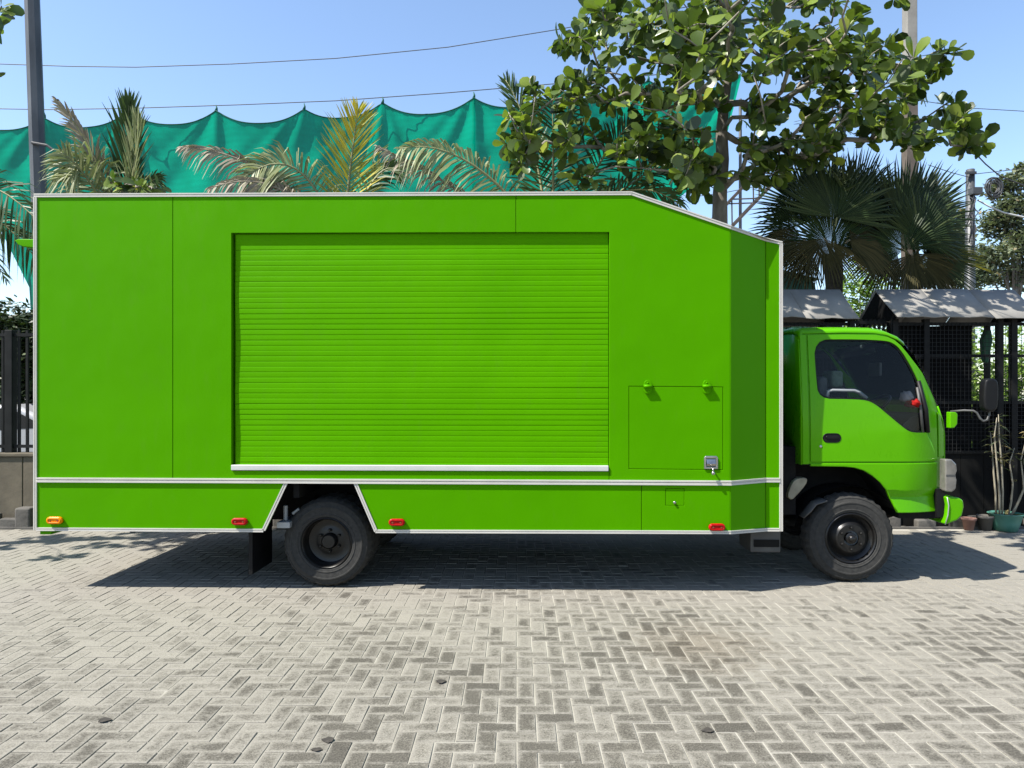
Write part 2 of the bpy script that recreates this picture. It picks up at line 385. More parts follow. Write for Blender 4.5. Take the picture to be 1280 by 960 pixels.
me = bpy.data.meshes.new('paver_field'); me.from_pydata(mv, [], mf)
at = me.attributes.new('rnd', 'FLOAT', 'POINT'); at.data.foreach_set('value', mr)
l = me.uv_layers.new(name='uv'); flat = []
for lp in me.loops: flat += mu[lp.vertex_index]
l.data.foreach_set('uv', flat)
tag(link('paver_field', me, 'paver', pav), kind='stuff')

# ------------------------------------------------------------------ the truck
truck = empty('truck', TROOT, TROT)
tag(truck, 'bright green box truck with a closed roller shutter in its side', 'truck')
SV = 0.17                                          # how far the narrow front strip is set back
WID = 2.30
def L(px, py, v=0.0): return T(px, py, v)
# --- box core
uL, uF = L(44, 400).x, L(913, 400).x
zT, zM, zB = L(400, 243).z, L(500, 601).z, L(500, 664).z
core = MB()
a = uz([(46, 246), (790, 244), (911, 285), (911, 601), (46, 601)])
n_ = len(a)
core.add([(p[0], .072, p[1]) for p in a] + [(p[0], WID, p[1]) for p in a], [tuple(range(n_)), tuple(range(2 * n_ - 1, n_ - 1, -1))] + [(i, n_ + i, n_ + (i + 1) % n_, (i + 1) % n_) for i in range(n_)])
uN = L(975, 400, SV).x; zN = L(975, 305, SV).z; zF = a[2][1]
core.add([(uF - .002, .24, zM), (uN - .01, .24, zM), (uN - .01, .24, zN), (uF - .002, .24, zF - .01), (uF - .002, WID - .24, zM), (uN - .01, WID - .24, zM), (uN - .01, WID - .24, zN), (uF - .002, WID - .24, zF - .01)],
         [(0, 1, 2, 3), (7, 6, 5, 4), (0, 4, 5, 1), (1, 5, 6, 2), (2, 6, 7, 3), (3, 7, 4, 0)])
core.build('box_body', 'box_paint', truck)
# --- side skins with real joints
def jg(pts): return uz(pts)
def inset(pts, d):                                 # shrink a loop a little so that neighbours leave a joint
    n = len(pts); out_ = []
    area = sum(pts[i][0] * pts[(i + 1) % n][1] - pts[(i + 1) % n][0] * pts[i][1] for i in range(n)); s = 1 if area > 0 else -1
    for i in range(n):
        p0, p1, p2 = Vector(pts[i - 1]), Vector(pts[i]), Vector(pts[(i + 1) % n])
        d1 = (p1 - p0).normalized(); d2 = (p2 - p1).normalized(); n1 = Vector((-d1.y, d1.x)) * s; n2 = Vector((-d2.y, d2.x)) * s
        k = n1 + n2; k = k / max(0.3, k.length_squared / 2) * 1.0
        out_.append(tuple(p1 + k * d))
    return out_
J = 0.0022
skin = lambda name, px, holes=(), m='box_paint', v0=0.0, th=.065: slab(name, inset(uz(px), J), holes, v0, th, m, truck, .003)
skin('side_panel', [(44, 244), (216, 243.6), (216, 601), (44, 600)])
skin('side_panel', [(216, 243.6), (645, 242), (645, 290.5), (289.5, 291.5), (289.5, 588), (761.5, 589), (761.5, 603), (216, 601)])
hatch_px = [(786, 482.5), (904, 483.5), (904, 587.5), (786, 586.5)]
flap_px = [(832, 610.5), (855.5, 610.5), (855.5, 632), (832, 632)]
skin('side_panel', [(645, 242), (790, 241), (913, 283), (913, 604), (761.5, 603), (761.5, 290.5), (645, 290.5)], [uz(hatch_px)])
hatch = slab('hatch_door', inset(uz(hatch_px), .004), [], 0.001, .045, 'box_paint', truck, .003)
skin('skirt_panel', [(44, 601), (358, 602), (330, 664), (44, 662)])
skin('skirt_panel', [(444, 602), (802, 603.4), (802, 665), (470, 665)])
skin('skirt_panel', [(802, 603.4), (913, 604), (913, 666), (802, 665)], [uz(flap_px)])
flap = slab('flap_door', inset(uz(flap_px), .003), [], 0.001, .045, 'box_paint', truck, .002)
slab('flap_backing', uz([(826, 606), (862, 606), (862, 637), (826, 637)]), [], .068, .01, 'box_paint', truck, 0)
def quadpanel(name, p, th=.03, m='box_paint'):      # upright panel through 4 corners (u,v,z), thickness inwards
    q = [Vector(x) for x in p]; nrm = (q[1] - q[0]).cross(q[2] - q[0]).normalized()
    if nrm.y > 0: nrm = -nrm
    o = MB().add(q + [x - nrm * th for x in q], [(0, 1, 2, 3), (7, 6, 5, 4), (0, 4, 5, 1), (1, 5, 6, 2), (2, 6, 7, 3), (3, 7, 4, 0)]).build(name, m, truck)
    bev(o, .004, 2); return o
uA = L(957, 400, SV).x; uE = L(977, 400, SV).x
zA = L(957, 299.5, SV).z; zE = L(976, 304, SV).z; zBa = L(957, 662, SV).z; zMa = L(957, 600, SV).z
zF0, zB0 = L(913, 283).z, L(913, 666).z
quadpanel('corner_panel', [(uF + .001, 0, zB0), (uA, SV, zBa), (uA, SV, zA), (uF + .001, 0, zF0)])
quadpanel('front_strip', [(uA + .003, SV, zBa), (uE, SV, zBa), (uE, SV, zE), (uA + .003, SV, zA)])
# rear wall, far side skirt, front bulkhead, roof skin
MB().box(uL - .012, uL - .001, .0, WID, zB, zT - .012).build('rear_wall', 'box_paint', truck)
MB().box(uL, uF - .4, WID - .03, WID - .002, zB, zM - .01).build('far_skirt', 'box_paint', truck)
MB().box(uN - .008, uE - .004, SV + .035, WID - SV, zB + .3, zE - .02).build('front_wall', 'box_paint', truck)
rf = MB(); z1 = L(790, 241).z
rf.add([(uL, .02, zT + .004), (L(790, 241).x, .02, z1 + .004), (L(790, 241).x, WID, z1 + .004), (uL, WID, zT + .004)], [(0, 1, 2, 3)])
rf.add([(L(790, 241).x, .02, z1 + .004), (uF, .02, zF0 + .004), (uF, WID, zF0 + .004), (L(790, 241).x, WID, z1 + .004)], [(0, 1, 2, 3)])
rf.add([(uF, .02, zF0 + .004), (uE, SV, zE + .004), (uE, WID - SV, zE + .004), (uF, WID, zF0 + .004)], [(0, 1, 2, 3)])
rf.build('roof', 'galvanised', truck)
# --- aluminium trims (two ridges with a groove)
def trim(pts, wd=.030, h=.010, outv=None):
    mb = MB()
    for a_, b_ in zip(pts[:-1], pts[1:]):
        a_ = Vector(a_); b_ = Vector(b_); d = (b_ - a_).normalized(); o_ = Vector((0, -1, 0)); o_ = (o_ - d * o_.dot(d)).normalized(); s = d.cross(o_)
        prof = [(-.5, -.002), (-.5, h), (-.18, h), (-.12, h * .45), (.06, h * .45), (.12, h), (.5, h), (.5, -.002)]
        ext = d * wd * .12
        vs = [a_ - ext + s * wd * x + o_ * y for x, y in prof] + [b_ + ext + s * wd * x + o_ * y for x, y in prof]
        n = len(prof); mb.add(vs, [(i, (i + 1) % n, n + (i + 1) % n, n + i) for i in range(n)] + [tuple(range(n)), tuple(range(2 * n - 1, n - 1, -1))])
    return mb.build('trim', 'aluminium', truck)
e = .004
trim([L(43.5, 244.5), L(790, 241.8)], .031); trim([L(790, 242), L(913, 284)], .031); trim([L(913, 284.4), (uA, SV, zA), (uE, SV, zE)], .03)
trim([L(44.5, 247), L(44.5, 662)], .028)
trim([L(47, 599.7), L(913, 603.6)], .040, .016); trim([L(913, 603.8), (uA, SV, zMa), (uE - .02, SV, zMa)], .038, .014)
trim([L(47, 661.3), L(329, 663)], .028); trim([L(330, 662), L(357.5, 604)], .030); trim([L(444.5, 604), L(470, 663.5)], .030); trim([L(470, 664), L(913, 665.3)], .028)
trim([L(913, 665.5), (uA, SV, zBa), (uE - .02, SV, zBa)], .028); trim([(uE - .006, SV, zBa - .01), (uE - .006, SV, zE - .005)], .028)
# --- roller shutter: 43 slats
SL0, SL1 = L(290.5, 585).z, L(290.5, 291).z; NS = 44; sh = (SL1 - SL0 - .006) / NS
x0, x1 = L(292.5, 400).x, L(761, 400).x; hw = (x1 - x0) / 2
prof = [(.00035, -.5), (.0, -.485), (-.0003, -.28), (-.0004, 0.02), (-.0003, .30), (.0, .485), (.00035, .5)]
vs = []; fs = []; NXS = 6
for ix in range(NXS + 1):
    for (d_, z_) in prof: vs.append((-hw + 2 * hw * ix / NXS, d_, z_ * sh))
for ix in range(NXS):
    for k in range(6): fs.append((ix * 7 + k, ix * 7 + k + 1, (ix + 1) * 7 + k + 1, (ix + 1) * 7 + k))
sm = bpy.data.meshes.new('shutter_slat'); sm.from_pydata(vs, [], fs); sm.materials.append(MATS['slat_paint'])
for p in sm.polygons: p.use_smooth = True
for k in range(NS):
    o = bpy.data.objects.new('shutter_slat', sm); C.objects.link(o); o.parent = truck
    o.location = ((x0 + x1) / 2, .031 + .003 * math.sin(k * .35), SL0 + (k + .5) * sh); o.rotation_euler = (random.gauss(0, .012), random.gauss(0, .0006), 0)
MB().box(x0 - .01, x1 + .01, .066, .071, SL0, SL1).build('shutter_backing', 'chassis', truck)
sb = MB().box(L(289.5, 583).x, L(760.5, 583).x, -.014, .03, L(400, 588).z, L(400, 581.3).z).build('shutter_sill', 'white_bar', truck); bev(sb, .004)
# --- hatch fittings
for px in (809.5, 883):
    h = empty('hinge', L(px, 483) + Vector((0, -.001, 0)), 0, truck)
    up = [(math.cos(t) * .034, .012 + math.sin(t) * .042) for t in [math.pi * k / 8 for k in range(9)]] + [(-.034, .0), (.034, .0)][0:2]
    slab('hinge_plate', [(-.034, .004)] + [(-x, z) for x, z in up[:9]] + [(.034, .004)], [], -.014, .014, 'box_paint', h, .003)
    slab('hinge_plate', [(-.032, -.004), (.032, -.004), (.032, -.04), (.018, -.06), (-.018, -.06), (-.032, -.04)], [], -.020, .020, 'box_paint', h, .003)
    MB().tube([(-.036, -.022, 0), (.036, -.022, 0)], .015, 10).build('hinge_knuckle', 'box_paint', h, True)
    for bx, bz in ((0, .03), (-.014, -.03), (.014, -.03)):
        MB().lathe([(.0001, -.006), (.005, -.005), (.007, 0)], (bx, -.014 if bz > 0 else -.020, bz), 'Y', 8).build('hinge_bolt', 'box_paint', h, True)
lk = empty('hatch_latch', L(888.5, 578), 0, truck)
slab('latch_plate', [(-.058, -.055), (.058, -.055), (.058, .04), (.046, .056), (-.046, .056), (-.058, .04)], [[(-.040, -.038), (.040, -.038), (.040, .034), (-.040, .034)]], -.012, .012, 'chrome', lk, .004)
MB().add([(-.038, -.004, .03), (.038, -.004, .03), (.038, -.022, -.01), (-.038, -.022, -.01), (-.038, -.004, -.036), (.038, -.004, -.036)], [(0, 1, 2, 3), (3, 2, 5, 4)]).build('latch_paddle', 'chrome', lk)
MB().tube([(.006, -.012, -.045), (.008, -.040, -.050), (.008, -.046, -.075)], .007, 8).build('latch_key', 'chrome', lk, True)
MB().lathe([(.001, -.014), (.012, -.010), (.017, 0), (.012, .010), (.001, .014)], (.008, -.046, -.085), 'Y', 12).build('latch_key', 'chrome', lk, True)
MB().lathe([(.001, -.014), (.011, -.014), (.012, -.008), (.010, -.003), (.010, 0)], L(843, 628), 'Y', 12).build('flap_knob', 'chrome', truck, True)
# --- marker lamps
def stadium(wd, hh, n=8):
    r = hh / 2; s = wd / 2 - r
    return [(s + r * math.cos(t), r * math.sin(t)) for t in [-math.pi / 2 + math.pi * k / n for k in range(n + 1)]] + [(-s - r * math.cos(t), r * math.sin(t)) for t in [math.pi / 2 - math.pi * k / n for k in range(n + 1)]]
for px, py, mm in ((70, 650, 'amber_lens'), (300.5, 651.5, 'red_lens'), (496.5, 652.5, 'red_lens'), (895.5, 658.5, 'red_lens')):
    lm = slab('marker_lamp', stadium(.140, .062), [], -.030, .029, mm, truck, .010, 3); lm.location = L(px, py)
    ring = slab('lamp_rim', stadium(.122, .046), [stadium(.098, .026)], -.036, .006, mm, lm, .002)
    for sx in (-.034, .034): MB().lathe([(.0005, -.034), (.008, -.034), (.008, -.028)], (sx, 0, 0), 'Y', 10).build('lamp_screw', 'lamp_core', lm)
tag(bpy.data.objects['marker_lamp'], 'amber oval marker lamp')
# --- small green pieces at the rear corner
MB().box(uL + .02, uL + .12, .03, .30, L(50, 669).z, zB).build('rear_bracket', 'box_paint', truck, bevel=.004)
aw = MB(); cz1, cz2 = L(30, 297.5).z, L(30, 309).z
cpt = [(uL - .205, cz1 - .012), (uL - .17, cz1), (uL - .012, cz1 - .004), (uL - .012, cz2), (uL - .13, cz2 + .012), (uL - .175, cz2 + .03)]; nc = len(cpt)
aw.add([(x, .03, z) for x, z in cpt] + [(x, 1.1, z) for x, z in cpt], [tuple(range(nc)), tuple(range(2 * nc - 1, nc - 1, -1))] + [(k, nc + k, nc + (k + 1) % nc, (k + 1) % nc) for k in range(nc)])
aw.build('rear_canopy', 'box_paint', truck, bevel=.006)
# --- chassis
ch = MB()
for v in (.78, 1.52): ch.box(uL + .3, L(1150, 600).x, v - .035, v + .035, .62, .80)
for u in [uL + .5 + k * .85 for k in range(9)]: ch.box(u, u + .06, .7, 1.42, .66, .74)
for u in [uL + .35 + k * .62 for k in range(10)]: ch.box(u, u + .05, .08, WID - .05, .80, zM - .02)
ch.build('chassis_frame', 'chassis', truck)
MB().box(uL + .02, uF - .02, .06, WID - .03, zM - .03, zM - .002).build('box_floor', 'chassis', truck)
uRW = L(408, 680, .16).x; uFW = L(1064, 673, .43).x; RW = .392
for u in (uRW, uFW):
    ax = MB().tube([(u, .40 if u == uRW else .64, RW), (u, 1.72, RW)], .065, 10)
    if u == uRW: ax.lathe([(.05, -.2), (.16, -.12), (.19, 0), (.16, .12), (.05, .2)], (uRW, 1.06, RW), 'Y', 16)
    ax.build('axle', 'chassis', truck)
    for v in (.76, 1.54): MB().tube([(u - .62, v, .60), (u - .3, v, .50), (u, v, .47), (u + .3, v, .50), (u + .62, v, .60)], .035, 6).build('leaf_spring', 'chassis', truck)
MB().box(uRW - .75, uRW + .75, .70, .72, .50, zM - .03).build('shade_panel', 'chassis', truck)  # dark sheet added behind the rear wheels to stand in for deep shade
mfl = MB().box(L(312, 690, .12).x, L(315, 690, .12).x + .012, .10, .56, .13, .62).build('mud_flap', 'black_plastic', truck)
MB().box(L(937, 680, .3).x, L(975, 680, .3).x, .28, .62, L(950, 690, .3).z, zB + .04).build('battery_box', 'grey_plastic', truck, bevel=.012)
MB().box(L(937, 680, .3).x + .03, L(975, 680, .3).x - .015, .272, .281, L(950, 683, .3).z, L(950, 674, .3).z).build('battery_cover', 'chassis', truck)
br = MB().box(L(346, 660, .1).x, L(362, 660, .1).x, .10, .5, L(346, 660, .1).z, L(346, 653, .1).z)
br.tube([L(357, 650, .2), L(357, 632, .2)], .02, 8); br.tube([L(366, 642, .2), L(374, 636, .2)], .014, 8); br.build('spring_bracket', 'galvanised', truck)
# --- wheels
def wheel(u, v, r, front, width=.205):
    wq = empty('wheel', (u, v, r), 0, truck); s = width; ri = r * .565
    tp = [(ri, .012), (ri + .012, -.004), (ri + .026, -.006), (ri + .029, -.010), (ri + .035, -.010), (ri + .038, -.007), (r * .775, -.010), (r * .785, -.013), (r * .81, -.013), (r * .82, -.009), (r * .84, -.005), (r * .90, .003), (r * .905, .0), (r * .925, .004), (r * .93, .009), (r * .965, .022), (r * .985, .036), (r, .05)]
    gro = []
    for k in range(4):
        c_ = .06 + (s - .12) * (k + .5) / 4; gro += [(r, c_ - .012), (r - .012, c_ - .010), (r - .012, c_ + .002), (r, c_ + .004)]
    back = [(q, s - t) for q, t in reversed(tp)]
    o = MB().lathe(tp + gro + back, (0, 0, 0), 'Y', 128, notch=r * .96).build('tyre', 'tyre', wq); setsmooth(o, 30)
    if front: rp = [(ri + .004, .004), (ri - .006, -.004), (ri - .016, .004), (ri - .022, .030), (ri - .05, .052), (ri * .70, .038), (ri * .62, .012), (ri * .55, -.002), (ri * .30, -.004), (ri * .29, .012)]
    else: rp = [(ri + .004, .004), (ri - .006, -.004), (ri - .016, .006), (ri - .024, .05), (ri - .032, .115), (ri * .62, .13), (ri * .55, .125), (ri * .30, .12), (ri * .28, .13)]
    o = MB().lathe(rp, (0, 0, 0), 'Y', 48).build('rim', 'rim_black', wq); setsmooth(o, 35)
    d0 = 0.0 if front else .12
    hp = [(.001, -.042), (.014, -.041), (.024, -.036), (.030, -.026), (.031, -.012), (.044, -.008), (.050, -.004), (.052, .02)] if front else [(.001, -.065), (.055, -.065), (.068, -.05), (.072, .02)]
    setsmooth(MB().lathe(hp, (0, d0, 0), 'Y', 24).build('hub', 'rim_black', wq))
    for k in range(6):
        t = R(30 + 60 * k); c_ = (math.cos(t) * ri * .43, d0 - .004, math.sin(t) * ri * .43)
        MB().lathe([(.001, -.024), (.009, -.024), (.014, -.018), (.014, .004)], c_, 'Y', 6).build('lug_nut', 'rim_black', wq)
    return wq
wheel(uRW, .16, RW, False); wheel(uRW, .40, RW, True); wheel(uFW, .43, .400, True)
wheel(uRW, 1.94, RW, True); wheel(uRW, 1.70, RW, True); wheel(uFW, 1.70, .400, True)
# --- cab
CV = 0.36; CVF = 2.02; vc = (CV + CVF) / 2
zz = lambda py: L(1100, py, CV).z
uu = lambda px: L(px, 500, CV).x
KZ = [(zz(642), .004), (zz(621), .034), (zz(612), .0), (zz(578), .0), (zz(540), .002), (zz(500), .014), (zz(405), .085)]
def prof_off(z):
    if z <= KZ[0][0]: return KZ[0][1]
    for (a, x), (b_, y) in zip(KZ[:-1], KZ[1:]):
        if z <= b_: return x + (y - x) * (z - a) / (b_ - a)
    return KZ[-1][1]
UF = uu(1128)
def cabdef(co):
    co = Vector(co); off = prof_off(co.z)
    if co.x > UF: off += 0.75 * (co.x - UF) ** 2
    co.y += off * (1 if co.y < vc else -1) if abs(co.y - vc) > .5 else 0
    return co
CUZ = [zz(y) for y in (621, 612, 578, 540, 500, 470, 440)]; CUU = [uu(x) for x in (1128, 1140, 1152, 1164, 1176, 1186)]
kw = dict(cuts_u=CUU, cuts_z=CUZ, deform=cabdef)
outline = [(1003, 411), (1008, 408), (1060, 407), (1098, 407.5), (1114, 410), (1128, 416), (1139, 427), (1160, 466), (1184, 512), (1191, 526), (1194, 545), (1194, 573), (1190, 600), (1184, 622), (1180, 641)]
arch = [(1123, 641), (1119.5, 633), (1115, 623), (1109, 612.5), (1101, 602.5), (1091, 594), (1080, 587.5), (1068, 583.5), (1056, 582), (1003, 581)]
cuz = uz([(1003, 417), (1060, 416), (1098, 416.2), (1113, 418.5), (1124, 424), (1132, 431)] + outline[7:] + arch, CV)
win_px = smoothloop([(1021, 424), (1060, 423), (1110, 424.5), (1122, 428), (1132, 438), (1150, 470), (1161, 500), (1168, 535), (1165, 541.5), (1140, 541), (1131, 536), (1110, 518), (1096, 506), (1084, 500), (1060, 499), (1024, 498.5), (1022, 470)], 2)
win = uz(win_px, CV)
def grow(lp, d): return inset(lp, -d)
# shell sides (set 14 mm behind the outer panels), cross panels
near = fill(cuz, [grow(win, .018)], CV + .014, .02, **kw); me = bpy.data.meshes.new('cab_side'); near.to_mesh(me); near.free()
o = link('cab_side', me, 'cab_paint', truck); bev(o, .003)
far = fill(cuz, [grow(win, .018)], CVF - .034, .034, **kw); me = bpy.data.meshes.new('cab_side'); far.to_mesh(me); far.free()
o = link('cab_side', me, 'cab_paint', truck); bev(o, .003)
def cross(name, pts, m, th=0.012, inset_v=.0, smooth=True):        # panel swept across the cab along an outline run
    q = uz(pts, CV); mb = MB(); VS = [CV + .004, CV + .03, CV + .12, CV + .35, vc, CVF - .35, CVF - .12, CVF - .03, CVF - .004]; rows = []
    for (u, z) in q:
        row = []
        for v in VS:
            c_ = cabdef((u, v, z)); crown = (1 - ((v - vc) / (CVF - vc)) ** 2)
            row.append(Vector((c_.x + (.05 * crown if u > UF else 0), c_.y, c_.z + (.02 * crown - (.058, .030, .007, 0, 0, 0, .007, .030, .058)[VS.index(v)] if z > zz(424) else 0))))
        rows.append(row)
    vs = [p for r_ in rows for p in r_]; nv = len(VS)
    mb.add(vs, [(i * nv + k, i * nv + k + 1, (i + 1) * nv + k + 1, (i + 1) * nv + k) for i in range(len(rows) - 1) for k in range(nv - 1)])
    o = mb.build(name, m, truck, smooth)
    if th:
        sdf = o.modifiers.new('th', 'SOLIDIFY'); sdf.thickness = th; sdf.offset = 0
    return o
cross('cab_roof', [(1003, 416), (1004, 411), (1008, 408), (1060, 407), (1098, 407.5), (1114, 410), (1128, 416), (1136, 423)], 'cab_paint')
cross('windshield', [(1136, 423), (1148, 443), (1160, 465), (1172, 489), (1182, 508)], 'clear_glass', .005)
cross('front_panel', [(1182, 508), (1191, 526), (1194, 545), (1194, 573), (1190, 600), (1184, 622), (1180, 641)], 'cab_paint')
cross('cab_back', [(1003, 416), (1002.8, 500), (1002.5, 581)], 'cab_paint', .012)
cross('cab_floor', [(1003, 581), (1056, 580), (1068, 581), (1080, 585), (1091, 591), (1101, 599.5), (1109, 609), (1115, 620), (1123, 638), (1180, 638)], 'chassis', .01)
# outer panels
door_px = [(1013, 417.5), (1060, 416.5), (1100, 417), (1116, 420), (1129, 430), (1150, 464), (1179, 514), (1180.5, 577.5), (1013, 577.5)]
door = slab('door', inset(uz(door_px, CV), .0045), [win], CV, .03, 'cab_paint', truck, .012, 4, **kw)
slab('rear_pillar', inset(uz([(1003, 416.5), (1012, 416.5), (1012, 581), (1003, 581)], CV), .002), [], CV, .03, 'cab_paint', truck, .010, 3, **kw)
slab('lower_panel', inset(uz([(1013, 579), (1180.5, 579), (1179, 641.5), (1123, 641.5), (1119.5, 633.5), (1115, 623.5), (1109, 613), (1101, 603), (1091, 594.5), (1080, 588.5), (1068, 585), (1056, 583.8), (1013, 583)], CV), .001), [], CV - .002, .03, 'cab_paint', truck, .008, 3, **kw)
slab('corner_panel', inset(uz([(1182, 515), (1187, 520), (1192.5, 540), (1193, 572), (1182, 573)], CV), .001), [], CV, .03, 'cab_paint', truck, .006, 3, **kw)
al = [p for p in uz(arch[:9], CV)]
MB().tube([cabdef((p[0], CV + .006, p[1])) for p in al], .007, 6).build('arch_lip', 'cab_paint', truck, True)
slab('window_seal', grow(win, .001), [grow(win, -.016)], CV + .014, .018, 'black_plastic', door, .004, **kw)
slab('window_pane', grow(win, -.012), [], CV + .022, 0, 'side_glass', door, 0, **kw)
slab('window_pane', grow(win, -.005), [], CVF - .03, 0, 'side_glass', truck, 0, **kw)
vb = [cabdef(L(1150, 484, CV + .012)), cabdef(L(1154, 512, CV + .012)), cabdef(L(1156, 541, CV + .012))]
MB().tube(vb, .013, 8).build('vent_divider', 'grey_plastic', door, True)
vb2 = [p + Vector((.045, .002, 0)) for p in vb]; vb2[0] = cabdef(L(1152, 476, CV + .013)); MB().tube(vb2, .020, 8).build('vent_divider', 'black_plastic', door, True)
hr = stadium(.165, .085, 6); hd = slab('handle_recess', hr, [stadium(.150, .070, 6)], -.004, .012, 'black_plastic', door, .004); hd.location = cabdef(L(1040, 547.5, CV))
hb = slab('handle_bowl', stadium(.152, .072, 6), [], -.0012, .008, 'black_plastic', door, 0); hb.location = hd.location
hg = slab('handle_grip', stadium(.115, .030, 6), [], -.012, .008, 'black_plastic', door, .005); hg.location = hd.location + Vector((0, 0, .006))
MB().lathe([(.001, -.004), (.012, -.004), (.013, 0)], cabdef(L(1026, 558, CV)), 'Y', 12).build('door_lock', 'chrome', door, True)
# interior
for v in (.52, 1.28):
    MB().box(uu(1030), uu(1100), v, v + .52, zz(560), zz(530)).build('seat', 'seat_cloth', truck, bevel=.05, seg=3)
    MB().add([(uu(1022), v, zz(540)), (uu(1042), v, zz(540)), (uu(1046), v, zz(470)), (uu(1034), v, zz(470)), (uu(1022), v + .5, zz(540)), (uu(1042), v + .5, zz(540)), (uu(1046), v + .5, zz(470)), (uu(1034), v + .5, zz(470))],
              [(0, 1, 2, 3), (7, 6, 5, 4), (0, 4, 5, 1), (1, 5, 6, 2), (2, 6, 7, 3), (3, 7, 4, 0)]).build('backrest', 'seat_cloth', truck, bevel=.04, seg=3)
for v in (.62, 1.40): MB().box(uu(1056), uu(1071), v, v + .26, zz(484), zz(462)).build('headrest', 'headrest_cloth', truck, bevel=.03, seg=4)
MB().add([(uu(1120), .44, zz(560)), (uu(1182), .58, zz(560)), (uu(1182), .58, zz(517)), (uu(1150), .48, zz(520)), (uu(1135), .44, zz(530)),
          (uu(1120), 1.9, zz(560)), (uu(1182), 1.76, zz(560)), (uu(1182), 1.76, zz(517)), (uu(1150), 1.9, zz(520)), (uu(1135), 1.9, zz(530))],
         [(0, 1, 2, 3, 4), (9, 8, 7, 6, 5), (0, 5, 6, 1), (1, 6, 7, 2), (2, 7, 8, 3), (3, 8, 9, 4), (4, 9, 5, 0)]).build('dashboard', 'interior', truck, bevel=.02)
MB().box(uu(1010), uu(1160), .46, 1.88, zz(577), zz(568)).build('cab_lining', 'interior', truck)
cst = Vector((uu(1113), .74, zz(512))); axs = Vector((.62, 0, -.78)).normalized(); e1 = Vector((0, 1, 0)); e2 = axs.cross(e1)
ring = [cst + (e1 * math.cos(t) + e2 * math.sin(t)) * .20 for t in [2 * math.pi * k / 28 for k in range(29)]]
swm = MB().tube(ring, .015, 8, False); swm.tube([cst - e1 * .2, cst + e1 * .2], .012, 6); swm.tube([cst, cst + axs * .4], .025, 8); swm.build('steering_wheel', 'black_plastic', truck, True)
MB().tube([L(1034, 498, .42), L(1035, 489, .42), L(1040, 487.5, .42), L(1068, 488, .42), L(1074, 490.5, .42), L(1083, 498, .42)], .018, 8).build('door_grip', 'galvanised', door, True)
for pl, sz, mm in ((L(1141, 504, .46), (.058, .08, .042), 'red_cloth'), (L(1133, 496, .48), (.05, .06, .05), 'pale_cloth')):
    mb = MB(); bmx = bmesh.new(); bmesh.ops.create_icosphere(bmx, subdivisions=3, radius=1)
    for v in bmx.verts: k = 1 + .25 * math.sin(v.co.x * 7 + v.co.z * 5) * math.cos(v.co.y * 6); v.co = Vector((v.co.x * sz[0] * k, v.co.y * sz[1] * k, v.co.z * sz[2] * k))
    me = bpy.data.meshes.new('dash_cloth'); bmx.to_mesh(me); bmx.free(); o = link('dash_cloth', me, mm, truck, True); o.location = pl
MB().box(uu(1133), uu(1137), .85, 1.08, zz(468), zz(450)).build('inner_mirror', 'grey_plastic', truck, bevel=.012)
# lamps, mirror, bumper
hlp = uz([(1181.5, 574), (1190, 574), (1195.5, 580), (1196.5, 588), (1194.5, 594), (1196, 600), (1195, 611), (1190, 615.5), (1181.5, 614.5)], CV)
hl = slab('headlight', hlp, [], CV - .004, .10, 'headlamp_lens', truck, .014, 3)
MB().box(uu(1182.5), uu(1194), CV - .0055, CV + .02, zz(595.5), zz(593)).build('headlight_band', 'grey_plastic', hl)
for v in (1.72,): slab('headlight', hlp, [], v, .12, 'headlamp_lens', truck, .014, 3)
il = slab('indicator_lamp', uz([(1190, 515), (1198, 515.5), (1200, 518), (1199.5, 530), (1196, 535), (1190, 535.5)], CV), [], CV + .03, .06, 'cab_paint', truck, .008, 3)
MB().tube([L(1188, 514.5, CV + .06), L(1205, 513, CV + .0), L(1217, 513.5, CV - .05), L(1221, 516, CV - .06), L(1225, 523, CV - .07), L(1229, 526.5, CV - .08), L(1234, 525, CV - .08), L(1236.5, 518, CV - .08), L(1236, 500, CV - .08)], .0095, 8).build('mirror_arm', 'grey_plastic', truck, True)
mp = smoothloop(uz([(1227.5, 478), (1232, 473), (1242, 473.5), (1245.5, 480), (1245, 505), (1242, 514), (1230, 515), (1226.5, 506)], CV - .08), 1)
mh = slab('mirror_head', mp, [], CV - .12, .09, 'black_plastic', truck, .02, 4)
slab('mirror_glass', inset(mp, .014), [], CV - .028, .003, 'chrome', truck, 0)
bp = uz([(1184, 621), (1201, 622.5), (1206.5, 626), (1207.5, 634), (1205, 645), (1199, 651), (1186, 656), (1181.5, 656), (1185, 644), (1186, 632)], CV)
bm_ = slab('bumper', bp, [], CV + .02, CVF - CV - .04, 'cab_paint', truck, .018, 4)
MB().tube([L(1184, 621.5, CV + .012), L(1186, 632, CV + .012), L(1185, 644, CV + .012), L(1181.5, 656, CV + .012)], .0045, 6).build('bumper_edge', 'galvanised', bm_, True)
MB().box(uu(1130), uu(1183), .45, 1.8, zz(650), zz(641)).build('front_crossmember', 'chassis', truck)
MB().box(uu(1176), uu(1186), .42, 1.94, zz(648), zz(612)).build('bumper_bracket', 'black_plastic', truck)
